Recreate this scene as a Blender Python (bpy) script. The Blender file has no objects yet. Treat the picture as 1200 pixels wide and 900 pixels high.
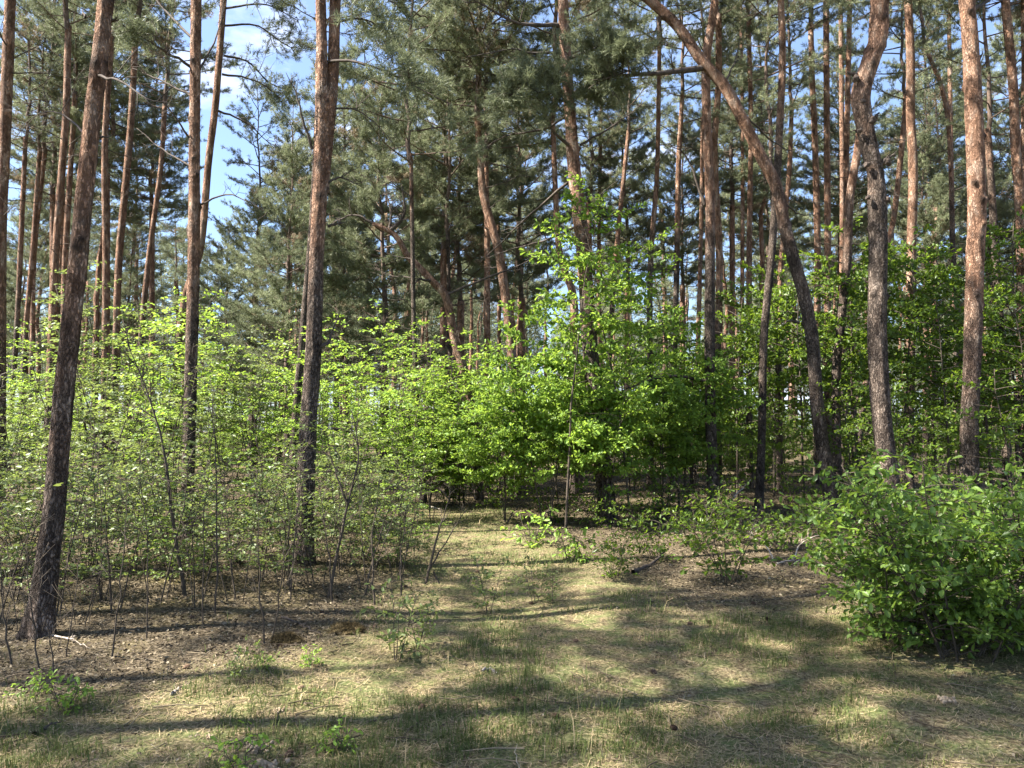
import bpy, math
import numpy as np
from mathutils import Vector

# ------------------------------------------------------------------ camera, sky, sun, exposure
scene = bpy.context.scene
COL = scene.collection
R = math.radians
F = 880.0                      # focal length in photo pixels (1200 wide)
PITCH = math.atan(55.0 / F)    # horizon on photo row 505
CAM = np.array([0.0, 0.0, 1.6])
cam_d = bpy.data.cameras.new("camera")
cam = bpy.data.objects.new("camera", cam_d)
COL.objects.link(cam)
cam.location = CAM
cam.rotation_euler = (R(90) + PITCH, 0, 0)
cam_d.sensor_width = 36
cam_d.lens = 36 * F / 1200
cam_d.clip_start = 0.05
cam_d.clip_end = 3000
scene.camera = cam

SUN_EL = 50.0
SUN_BACK = 11.0                # degrees the sun stands behind the camera plane, on the left
el, bk = R(SUN_EL), R(SUN_BACK)
SDIR = Vector((-math.cos(el) * math.cos(bk), -math.cos(el) * math.sin(bk), math.sin(el)))
world = bpy.data.worlds.new("World")
scene.world = world
world.use_nodes = True
nt = world.node_tree
bg = nt.nodes["Background"]
sky = nt.nodes.new("ShaderNodeTexSky")
sky.sky_type = 'NISHITA'
sky.sun_disc = False
sky.sun_elevation = el
sky.sun_rotation = math.atan2(SDIR.x, SDIR.y)
sky.altitude = 100
sky.dust_density = 1.5
sky.ozone_density = 6.0
tc = nt.nodes.new("ShaderNodeTexCoord")
mp = nt.nodes.new("ShaderNodeMapping")
mp.inputs['Scale'].default_value = (2.4, 2.4, 5.5)
mp.inputs['Location'].default_value = (1.35, 0.2, 0.6)
nz = nt.nodes.new("ShaderNodeTexNoise")
nz.inputs['Scale'].default_value = 1.6
nz.inputs['Detail'].default_value = 8
nz.inputs['Roughness'].default_value = 0.58
rp = nt.nodes.new("ShaderNodeValToRGB")
rp.color_ramp.elements[0].color = (0.10, 0.10, 0.10, 1)
rp.color_ramp.elements[0].position = 0.56
rp.color_ramp.elements[1].position = 0.74
mx = nt.nodes.new("ShaderNodeMix")
mx.data_type = 'RGBA'
mx.inputs['B'].default_value = (4.5, 4.7, 5.7, 1)
lk = nt.links.new
lk(tc.outputs['Generated'], mp.inputs['Vector'])
lk(mp.outputs['Vector'], nz.inputs['Vector'])
lk(nz.outputs['Fac'], rp.inputs['Fac'])
lk(rp.outputs['Color'], mx.inputs['Factor'])
lk(sky.outputs['Color'], mx.inputs['A'])
lk(mx.outputs['Result'], bg.inputs['Color'])
bg.inputs['Strength'].default_value = 0.066
sun_d = bpy.data.lights.new("sun", 'SUN')
sun_d.energy = 5.0
sun_d.angle = R(0.53)
sun_d.color = (1.0, 0.94, 0.84)
sun = bpy.data.objects.new("sun", sun_d)
COL.objects.link(sun)
sun.rotation_euler = (-SDIR).to_track_quat('-Z', 'Y').to_euler()
vs = scene.view_settings
vs.view_transform = 'Standard'
vs.look = 'None'
vs.gamma = 1
vs.use_curve_mapping = False
vs.exposure = 2.42
cy = scene.cycles
cy.max_bounces = 6
cy.diffuse_bounces = 3
cy.glossy_bounces = 2
cy.transmission_bounces = 4
cy.caustics_reflective = False
cy.caustics_refractive = False

rng = np.random.default_rng(11)
UP = np.array([0, 0, 1.0])


# ------------------------------------------------------------------ helpers
def ray(px, py):
    xr, yr = (px - 600) / F, (450 - py) / F
    c, s = math.cos(PITCH), math.sin(PITCH)
    return np.array([xr, c - yr * s, s + yr * c])


def at(px, py, Y):
    """point of the place seen at photo pixel px, py at distance Y along the view axis of the ground"""
    d = ray(px, py)
    return CAM + d * (Y / d[1])


def ground_at(px, py):
    d = ray(px, py)
    p = CAM + d * (-CAM[2] / d[2])
    p[2] = float(hgt(p[0], p[1]))
    return p


def hashn(ix, iy, s):
    n = (ix * 374761393 + iy * 668265263 + s * 974634777) & 0x7fffffff
    n = ((n ^ (n >> 13)) * 1274126177) & 0x7fffffff
    return ((n ^ (n >> 16)) & 0xffff) / 65535.0


def vnoise(x, y, s=0):
    x = np.asarray(x, float); y = np.asarray(y, float)
    ix = np.floor(x).astype(np.int64); iy = np.floor(y).astype(np.int64)
    fx, fy = x - ix, y - iy
    fx = fx * fx * (3 - 2 * fx); fy = fy * fy * (3 - 2 * fy)
    a, b = hashn(ix, iy, s), hashn(ix + 1, iy, s)
    c, d = hashn(ix, iy + 1, s), hashn(ix + 1, iy + 1, s)
    return (a * (1 - fx) + b * fx) * (1 - fy) + (c * (1 - fx) + d * fx) * fy


def fbm(x, y, s=0, o=3):
    v, a, t = 0, 0.5, 0
    for i in range(o):
        v = v + a * vnoise(np.asarray(x) * 2 ** i, np.asarray(y) * 2 ** i, s + i)
        t += a
        a *= 0.5
    return v / t


def smooth(a, b, v):
    t = np.clip((v - a) / (b - a), 0, 1)
    return t * t * (3 - 2 * t)


def hgt(x, y):
    x = np.asarray(x, float); y = np.asarray(y, float)
    h = (fbm(x * 0.22, y * 0.22, 3) - 0.5) * 0.22 + (fbm(x * 1.3, y * 1.3, 9) - 0.5) * 0.07
    h = h + 0.10 * smooth(-1.0, -3.5, x) * smooth(5.5, 8.5, y)
    return h * smooth(0, 4, y)


def grassy(x, y):
    """1 where the open grass grows, 0 on the forest floor"""
    x = np.asarray(x, float); y = np.asarray(y, float)
    n = (fbm(x * 0.7, y * 0.7, 21) - 0.5) * 1.8
    front = smooth(7.6, 6.4, y + n + 0.12 * np.abs(x - 1.5) + 1.7 * smooth(-0.6, -2.6, x))
    pc = 0.3 - 0.16 * (y - 7)
    pw = 1.9 - 0.09 * (y - 7)
    path = smooth(pw, pw - 1.0, np.abs(x - pc + n * 0.6)) * smooth(17.5, 14, y + n)
    return np.maximum(front, path)


class MB:
    """collects triangles with one float per vertex; build() links them as one mesh object"""
    def __init__(s):
        s.v, s.f, s.t, s.n = [], [], [], 0

    def add(s, v, f, tint=0.5):
        v = np.asarray(v, np.float32).reshape(-1, 3)
        f = np.asarray(f, np.int64)
        if f.shape[1] == 4:
            f = np.concatenate([f[:, [0, 1, 2]], f[:, [0, 2, 3]]])
        s.v.append(v); s.f.append(f + s.n)
        s.t.append(np.broadcast_to(np.asarray(tint, np.float32), (len(v),)))
        s.n += len(v)

    def mesh(s, name, mat, sm=True):
        me = bpy.data.meshes.new(name)
        if s.n:
            v = np.concatenate(s.v); f = np.concatenate(s.f); t = np.concatenate(s.t)
            me.vertices.add(len(v)); me.vertices.foreach_set("co", v.ravel())
            me.loops.add(f.size); me.loops.foreach_set("vertex_index", f.ravel().astype(np.int32))
            me.polygons.add(len(f))
            me.polygons.foreach_set("loop_start", np.arange(0, f.size, 3, dtype=np.int32))
            if sm:
                me.polygons.foreach_set("use_smooth", np.ones(len(f), bool))
            a = me.attributes.new("tint", 'FLOAT', 'POINT')
            a.data.foreach_set("value", np.ascontiguousarray(t, np.float32))
            me.update(calc_edges=True)
        me.materials.append(mat)
        return me


class OffsetMB:
    """adds into another collector, raised by dz"""
    def __init__(s, mb, dz):
        s.mb, s.dz = mb, dz

    def add(s, v, f, tint=0.5):
        s.mb.add(np.asarray(v) + UP * s.dz, f, tint)


def link(name, me, parent=None, loc=None, rz=None, sc=None):
    o = bpy.data.objects.new(name, me)
    COL.objects.link(o)
    if parent is not None:
        o.parent = parent
    if loc is not None:
        o.location = [float(q) for q in loc]
    if rz is not None:
        o.rotation_euler = (0, 0, rz)
    if sc is not None:
        o.scale = (sc, sc, sc) if np.isscalar(sc) else sc
    return o


def thing(name, label, cat, loc, group=None, rz=0, sc=1):
    o = bpy.data.objects.new(name, None)
    o.empty_display_size = 0.2
    COL.objects.link(o)
    o.location = [float(q) for q in loc]
    o.rotation_euler = (0, 0, rz)
    o.scale = (sc, sc, sc)
    o['label'] = label; o['category'] = cat
    if group:
        o['group'] = group
    return o


def tag(o, label, cat, group=None):
    o['label'] = label; o['category'] = cat
    if group:
        o['group'] = group
    return o


def unit(v):
    v = np.asarray(v, float)
    return v / (np.linalg.norm(v, axis=-1, keepdims=True) + 1e-9)


def tube(mb, P, r, k=6, tint=0.5, rough=0.0, seed=0, knots=0, lobes=False):
    P = np.asarray(P, float); r = np.asarray(r, float)
    n = len(P)
    T = np.gradient(P, axis=0) if n > 2 else np.repeat([P[-1] - P[0]], n, 0)
    T = unit(T)
    ref = np.array([0.12, 1.0, 0.05]) if abs(T[0][1]) < 0.85 else np.array([1.0, 0.1, 0.05])
    U = unit(np.cross(T, ref)); V = np.cross(T, U)
    a = np.arange(k) * 2 * math.pi / k
    rr = np.repeat(r[:, None], k, 1)
    if rough:
        q = np.random.default_rng(seed)
        d1 = q.normal(0, 1, (n, k)); d2 = q.normal(0, 1, (max(2, n // 5), k))
        idx = np.linspace(0, len(d2) - 1, n)
        i0 = np.floor(idx).astype(int).clip(0, len(d2) - 2); fr = (idx - i0)[:, None]
        low = d2[i0] * (1 - fr) + d2[i0 + 1] * fr
        rr = rr * (1 + rough * (0.35 * d1 + 0.75 * low))
    if lobes:
        hz_ = np.maximum(P[:, 2] - P[0, 2] - 0.1, 0)[:, None]
        ph = seed * 1.7
        rr = rr * (1 + np.exp(-hz_ / 0.16) * (0.14 * np.cos(3 * a + ph) + 0.11 * np.cos(5 * a + 2 * ph) + 0.06))
    if knots:
        q = np.random.default_rng(seed + 9)
        tint = np.full((n, k), 0.5)
        ii, jj = np.arange(n)[:, None], np.arange(k)[None]
        for _ in range(knots):
            a0, b0, am = int(n * q.uniform(0.28, 1)), q.integers(0, k), q.uniform(0.1, 0.42)
            dj = np.minimum(np.abs(jj - b0), k - np.abs(jj - b0)) * (2 * math.pi / k) * float(r[min(a0, n - 1)])
            di = np.abs(ii - a0) * float(np.linalg.norm(P[1] - P[0]))
            sg = q.uniform(0.016, 0.034)
            w = np.exp(-(dj ** 2 + di ** 2 * 0.8) / (2 * sg * sg))
            rr = rr * (1 + am * w)
            tint = np.maximum(tint, 0.5 + 0.5 * np.minimum(1, w * 1.6))
        tint = np.concatenate([tint.ravel(), [0.5]])
    v = P[:, None] + rr[..., None] * (np.cos(a)[None, :, None] * U[:, None] + np.sin(a)[None, :, None] * V[:, None])
    i = np.arange(n - 1)[:, None] * k; j = np.arange(k)[None]; j2 = (j + 1) % k
    f = np.stack([i + j, i + j2, i + k + j2, i + k + j], -1).reshape(-1, 4)
    f3 = np.concatenate([f[:, [0, 1, 2]], f[:, [0, 2, 3]]])
    v = np.concatenate([v.reshape(-1, 3), P[-1:]])
    c = n * k
    cap = np.stack([(n - 1) * k + np.arange(k), (n - 1) * k + (np.arange(k) + 1) % k, np.full(k, c)], -1)
    mb.add(v, np.concatenate([f3, cap]), tint)


def spline(pts, n):
    """Catmull-Rom resample of an (m, d) array"""
    p = np.asarray(pts, float)
    if len(p) == 2:
        return p[0] + (p[1] - p[0]) * np.linspace(0, 1, n)[:, None]
    q = np.concatenate([[2 * p[0] - p[1]], p, [2 * p[-1] - p[-2]]])
    d = np.concatenate([[0], np.cumsum(np.linalg.norm(np.diff(p[:, :3], axis=0), axis=1) + 1e-6)])
    t = np.linspace(0, d[-1], n)
    i = np.clip(np.searchsorted(d, t, 'right') - 1, 0, len(p) - 2)
    u = ((t - d[i]) / (d[i + 1] - d[i]))[:, None]
    a, b, c, e = q[i], q[i + 1], q[i + 2], q[i + 3]
    return 0.5 * (2 * b + (c - a) * u + (2 * a - 5 * b + 4 * c - e) * u ** 2 + (3 * b - a - 3 * c + e) * u ** 3)


# ------------------------------------------------------------------ materials
def newmat(name):
    m = bpy.data.materials.new(name)
    m.use_nodes = True
    return m, m.node_tree, m.node_tree.nodes["Principled BSDF"]


def node(t, kind, **kw):
    n = t.nodes.new(kind)
    for k, v in kw.items():
        if k in n.inputs:
            n.inputs[k].default_value = v
        else:
            setattr(n, k, v)
    return n


def ramp(t, fac, stops):
    n = t.nodes.new("ShaderNodeValToRGB")
    e = n.color_ramp.elements
    while len(e) < len(stops):
        e.new(0.5)
    for q, (p, c) in zip(e, stops):
        q.position = p
        q.color = (*c, 1)
    t.links.new(fac, n.inputs['Fac'])
    return n.outputs['Color']


def mixc(t, f, a, b):
    n = t.nodes.new("ShaderNodeMix")
    n.data_type = 'RGBA'
    for key, s in (('Factor', f), ('A', a), ('B', b)):
        if hasattr(s, 'links') or hasattr(s, 'is_linked'):
            t.links.new(s, n.inputs[key])
        elif key == 'Factor':
            n.inputs[key].default_value = s
        else:
            n.inputs[key].default_value = (*s, 1)
    return n.outputs['Result']


def math_n(t, op, a, b=0.0):
    n = t.nodes.new("ShaderNodeMath")
    n.operation = op
    for i, s in enumerate((a, b)):
        if isinstance(s, (int, float)):
            n.inputs[i].default_value = s
        else:
            t.links.new(s, n.inputs[i])
    return n.outputs[0]


def attr(t, name, typ='GEOMETRY'):
    n = t.nodes.new("ShaderNodeAttribute")
    n.attribute_name = name
    n.attribute_type = typ
    return n.outputs['Fac']


def leaf_mat(name, dark, light, trans, tw=0.45, rough=0.45):
    m, t, b = newmat(name)
    rnd = t.nodes.new("ShaderNodeObjectInfo").outputs['Random']
    f = math_n(t, 'ADD', math_n(t, 'MULTIPLY', attr(t, "tint"), 0.75), math_n(t, 'MULTIPLY', rnd, 0.25))
    c = ramp(t, f, [(0.05, dark), (0.9, light)])
    t.links.new(c, b.inputs['Base Color'])
    b.inputs['Roughness'].default_value = rough
    b.inputs['Specular IOR Level'].default_value = 0.35
    tr = t.nodes.new("ShaderNodeBsdfTranslucent")
    tc_ = mixc(t, 0.55, c, trans)
    t.links.new(tc_, tr.inputs['Color'])
    ms = t.nodes.new("ShaderNodeMixShader")
    ms.inputs[0].default_value = tw
    t.links.new(b.outputs[0], ms.inputs[1]); t.links.new(tr.outputs[0], ms.inputs[2])
    t.links.new(ms.outputs[0], t.nodes["Material Output"].inputs['Surface'])
    return m


def bark_mat():
    m, t, b = newmat("scots_pine_bark")
    tc = t.nodes.new("ShaderNodeTexCoord")
    mp = node(t, "ShaderNodeMapping"); mp.inputs['Scale'].default_value = (1, 1, 0.36)
    t.links.new(tc.outputs['Object'], mp.inputs[0])
    vo = node(t, "ShaderNodeTexVoronoi", feature='DISTANCE_TO_EDGE', Scale=34.0)
    nz = node(t, "ShaderNodeTexNoise", Scale=9.0, Detail=6.0, Roughness=0.65)
    n2 = node(t, "ShaderNodeTexNoise", Scale=2.2, Detail=4.0, Roughness=0.6)
    n3 = node(t, "ShaderNodeTexNoise", Scale=60.0, Detail=3.0, Roughness=0.6)
    wv = t.nodes.new("ShaderNodeVectorMath"); wv.operation = 'MULTIPLY_ADD'
    wv.inputs[1].default_value = (0.16, 0.16, 0.16)
    t.links.new(nz.outputs['Color'], wv.inputs[0]); t.links.new(mp.outputs[0], wv.inputs[2])
    t.links.new(wv.outputs[0], vo.inputs['Vector'])
    t.links.new(mp.outputs[0], nz.inputs['Vector'])
    t.links.new(tc.outputs['Object'], n2.inputs['Vector'])
    t.links.new(mp.outputs[0], n3.inputs['Vector'])
    sep = t.nodes.new("ShaderNodeSeparateXYZ"); t.links.new(tc.outputs['Object'], sep.inputs[0])
    z = math_n(t, 'ADD', sep.outputs['Z'], math_n(t, 'MULTIPLY', math_n(t, 'SUBTRACT', n2.outputs['Fac'], 0.5), 5.0))
    hz = math_n(t, 'SUBTRACT', z, attr(t, "orange_from", 'OBJECT'))
    of = math_n(t, 'MULTIPLY', hz, 0.45)
    of.node.use_clamp = True
    grey = ramp(t, nz.outputs['Fac'], [(0.25, (0.055, 0.045, 0.038)), (0.55, (0.19, 0.15, 0.122)), (0.8, (0.36, 0.30, 0.25))])
    oran = ramp(t, nz.outputs['Fac'], [(0.3, (0.15, 0.085, 0.056)), (0.5, (0.38, 0.225, 0.15)), (0.68, (0.55, 0.42, 0.33))])
    c = mixc(t, of, grey, oran)
    v2 = node(t, "ShaderNodeTexVoronoi", Scale=15.0)
    t.links.new(wv.outputs[0], v2.inputs['Vector'])
    sc_ = t.nodes.new("ShaderNodeSeparateColor"); t.links.new(v2.outputs['Color'], sc_.inputs[0])
    flake = ramp(t, sc_.outputs[0], [(0.1, (0.55, 0.52, 0.5)), (0.5, (0.95, 0.95, 0.95)), (0.95, (1.45, 1.4, 1.35))])
    fm = t.nodes.new("ShaderNodeMix"); fm.data_type = 'RGBA'; fm.blend_type = 'MULTIPLY'; fm.inputs['Factor'].default_value = 0.85
    t.links.new(c, fm.inputs['A']); t.links.new(flake, fm.inputs['B']); c = fm.outputs['Result']
    crack = ramp(t, vo.outputs['Distance'], [(0.0, (0.22, 0.19, 0.18)), (0.13, (1, 1, 1))])
    mm = t.nodes.new("ShaderNodeMix"); mm.data_type = 'RGBA'; mm.blend_type = 'MULTIPLY'
    cf = math_n(t, 'SUBTRACT', 0.95, math_n(t, 'MULTIPLY', of, 0.45))
    t.links.new(cf, mm.inputs['Factor'])
    t.links.new(c, mm.inputs['A']); t.links.new(crack, mm.inputs['B'])
    kn = math_n(t, 'MULTIPLY', math_n(t, 'SUBTRACT', attr(t, "tint"), 0.5), 1.7)
    kn.node.use_clamp = True
    t.links.new(mixc(t, kn, mm.outputs['Result'], (0.035, 0.026, 0.021)), b.inputs['Base Color'])
    b.inputs['Roughness'].default_value = 0.9
    b.inputs['Specular IOR Level'].default_value = 0.15
    h = math_n(t, 'ADD', math_n(t, 'MULTIPLY', math_n(t, 'MINIMUM', vo.outputs['Distance'], 0.25), 3.0),
               math_n(t, 'ADD', math_n(t, 'MULTIPLY', nz.outputs['Fac'], 0.8), math_n(t, 'MULTIPLY', n3.outputs['Fac'], 0.35)))
    bp = node(t, "ShaderNodeBump", Strength=1.0, Distance=0.05)
    t.links.new(h, bp.inputs['Height']); t.links.new(bp.outputs[0], b.inputs['Normal'])
    return m


def wood_mat(name, c0, c1, scale=14.0):
    m, t, b = newmat(name)
    tc = t.nodes.new("ShaderNodeTexCoord")
    nz = node(t, "ShaderNodeTexNoise", Scale=scale, Detail=5.0, Roughness=0.65)
    t.links.new(tc.outputs['Object'], nz.inputs['Vector'])
    t.links.new(ramp(t, nz.outputs['Fac'], [(0.3, c0), (0.7, c1)]), b.inputs['Base Color'])
    b.inputs['Roughness'].default_value = 0.85
    b.inputs['Specular IOR Level'].default_value = 0.2
    bp = node(t, "ShaderNodeBump", Strength=0.6, Distance=0.01)
    t.links.new(nz.outputs['Fac'], bp.inputs['Height']); t.links.new(bp.outputs[0], b.inputs['Normal'])
    return m


def tint_mat(name, stops, rough=0.8, tw=0.0, trans=(0.3, 0.3, 0.1)):
    m, t, b = newmat(name)
    c = ramp(t, attr(t, "tint"), stops)
    t.links.new(c, b.inputs['Base Color'])
    b.inputs['Roughness'].default_value = rough
    b.inputs['Specular IOR Level'].default_value = 0.2
    if tw:
        tr = t.nodes.new("ShaderNodeBsdfTranslucent")
        t.links.new(c, tr.inputs['Color'])
        ms = t.nodes.new("ShaderNodeMixShader")
        ms.inputs[0].default_value = tw
        t.links.new(b.outputs[0], ms.inputs[1]); t.links.new(tr.outputs[0], ms.inputs[2])
        t.links.new(ms.outputs[0], t.nodes["Material Output"].inputs['Surface'])
    return m


def ground_mat():
    m, t, b = newmat("forest_ground")
    tc = t.nodes.new("ShaderNodeTexCoord")
    def nse(s, d=6.0, r=0.6):
        n = node(t, "ShaderNodeTexNoise", Scale=s, Detail=d, Roughness=r)
        t.links.new(tc.outputs['Object'], n.inputs['Vector'])
        return n.outputs['Fac']
    fine, mid, big = nse(38.0, 5.0, 0.7), nse(5.5), nse(0.9)
    litter = ramp(t, fine, [(0.34, (0.021, 0.017, 0.011)), (0.5, (0.075, 0.058, 0.036)), (0.66, (0.179, 0.144, 0.094))])
    moss = ramp(t, mid, [(0.35, (0.070, 0.059, 0.021)), (0.65, (0.140, 0.119, 0.042))])
    lf = ramp(t, big, [(0.5, (0, 0, 0)), (0.68, (0.7, 0.7, 0.7))])
    floor = mixc(t, lf, litter, moss)
    straw = ramp(t, fine, [(0.36, (0.040, 0.030, 0.018)), (0.5, (0.144, 0.110, 0.062)), (0.64, (0.323, 0.266, 0.155))])
    green = ramp(t, fine, [(0.3, (0.05, 0.065, 0.02)), (0.65, (0.14, 0.17, 0.06))])
    gf = ramp(t, mid, [(0.42, (0, 0, 0)), (0.62, (0.8, 0.8, 0.8))])
    grass = mixc(t, gf, straw, green)
    c = mixc(t, attr(t, "tint"), floor, grass)
    t.links.new(c, b.inputs['Base Color'])
    b.inputs['Roughness'].default_value = 0.95
    b.inputs['Specular IOR Level'].default_value = 0.1
    bp = node(t, "ShaderNodeBump", Strength=0.8, Distance=0.03)
    t.links.new(math_n(t, 'ADD', fine, mid), bp.inputs['Height']); t.links.new(bp.outputs[0], b.inputs['Normal'])
    return m


BARK = bark_mat()
LIMB = wood_mat("pine_limb_bark", (0.048, 0.036, 0.029), (0.168, 0.120, 0.092))
DEAD = wood_mat("dead_twig_wood", (0.028, 0.022, 0.019), (0.10, 0.08, 0.066))
PALEWOOD = wood_mat("weathered_pale_wood", (0.20, 0.165, 0.13), (0.46, 0.40, 0.33))
STEM = wood_mat("sapling_stem_bark", (0.025, 0.020, 0.015), (0.105, 0.084, 0.063))
NEEDLE = tint_mat("pine_needles", [(0.0, (0.225, 0.165, 0.107)), (0.12, (0.200, 0.179, 0.107)), (0.2, (0.112, 0.130, 0.072)),
                                   (0.6, (0.179, 0.202, 0.113)), (1.0, (0.282, 0.310, 0.179))], 0.5, 0.33)
LEAF_PALE = leaf_mat("pale_small_leaf", (0.083, 0.121, 0.038), (0.190, 0.247, 0.083), (0.266, 0.329, 0.057))
LEAF_BRIGHT = leaf_mat("bright_spring_leaf", (0.086, 0.161, 0.023), (0.241, 0.380, 0.063), (0.437, 0.598, 0.069), 0.48)
LEAF_OAK = leaf_mat("deep_green_oak_leaf", (0.043, 0.085, 0.013), (0.132, 0.208, 0.034), (0.303, 0.435, 0.028), 0.46, 0.38)
LEAF_BUSH = leaf_mat("glossy_bush_leaf", (0.055, 0.11, 0.02), (0.19, 0.29, 0.055), (0.34, 0.48, 0.05), 0.42, 0.4)


# ------------------------------------------------------------------ foliage builders
def leaf_template(kind):
    if kind == 'oak':
        half = [(0.22, 0.07), (0.38, 0.24), (0.50, 0.14), (0.64, 0.31), (0.76, 0.19), (0.88, 0.24)]
    elif kind == 'obovate':
        half = [(0.3, 0.13), (0.62, 0.25), (0.85, 0.2)]
    else:
        half = [(0.28, 0.27), (0.62, 0.25)]
    n = len(half)
    v = [(0, 0, 0)] + [(x, y, 0.22 * y) for x, y in half] + [(1, 0, -0.1)] + [(x, -y, 0.22 * y) for x, y in half]
    v = np.array(v)
    v[:, 2] -= 0.12 * v[:, 0] ** 2
    L = [0] + list(range(1, n + 1)) + [n + 1]
    Rr = [0] + list(range(n + 2, 2 * n + 2)) + [n + 1]
    # fans from base: fold stays on the midrib
    f = [(0, L[i], L[i + 1]) for i in range(1, len(L) - 1)] + [(0, Rr[i + 1], Rr[i]) for i in range(1, len(Rr) - 1)]
    return v, np.array(f)


def put_leaves(mb, P, D, N, size, kind, tint):
    """P positions, D growing directions, N normals"""
    tv, tf = leaf_template(kind)
    P, D, N = np.asarray(P), unit(D), np.asarray(N)
    N = unit(N - (N * D).sum(1, keepdims=True) * D)
    S = np.cross(N, D)
    v = P[:, None] + size[:, None, None] * (tv[None, :, 0:1] * D[:, None] + tv[None, :, 1:2] * S[:, None] + tv[None, :, 2:3] * N[:, None])
    k = len(tv)
    f = tf[None] + (np.arange(len(P)) * k)[:, None, None]
    mb.add(v.reshape(-1, 3), f.reshape(-1, 3), np.repeat(tint, k))


def put_needles(mb, C, D, q, n=12, ln=0.09, wd=0.009, tint=None):
    C, D = np.asarray(C), unit(D)
    m = len(C)
    d = unit(D[:, None] * 0.75 + q.normal(0, 0.62, (m, n, 3)))
    base = C[:, None] + d * 0.008 + D[:, None] * q.uniform(-0.4, 0.5, (m, n, 1)) * ln
    L = ln * q.uniform(0.75, 1.2, (m, n, 1))
    w = unit(np.cross(d, q.normal(0, 1, (m, n, 3)))) * wd * 0.5
    v = np.stack([base - w, base + w, base + d * L], 2).reshape(-1, 3)
    f = np.arange(m * n * 3).reshape(-1, 3)
    if tint is None:
        tint = q.uniform(0.2, 1, m)
        tint[q.random(m) < 0.05] = 0.03
    mb.add(v, f, np.repeat(tint, n * 3))


def branch_curve(p0, az, L, el0, curl, q, n=7, wob=0.12):
    s = np.linspace(0, 1, n)
    h = np.array([math.cos(az), math.sin(az), 0]); side = np.array([-h[1], h[0], 0])
    w = np.cumsum(q.normal(0, wob, n)) * s * L * 0.3
    wz = np.cumsum(q.normal(0, wob, n)) * s * L * 0.2
    return p0 + h * (s * L * math.cos(el0))[:, None] + side * w[:, None] + UP * (s * L * math.sin(el0) + curl * L * s ** 2 + wz)[:, None]


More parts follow.
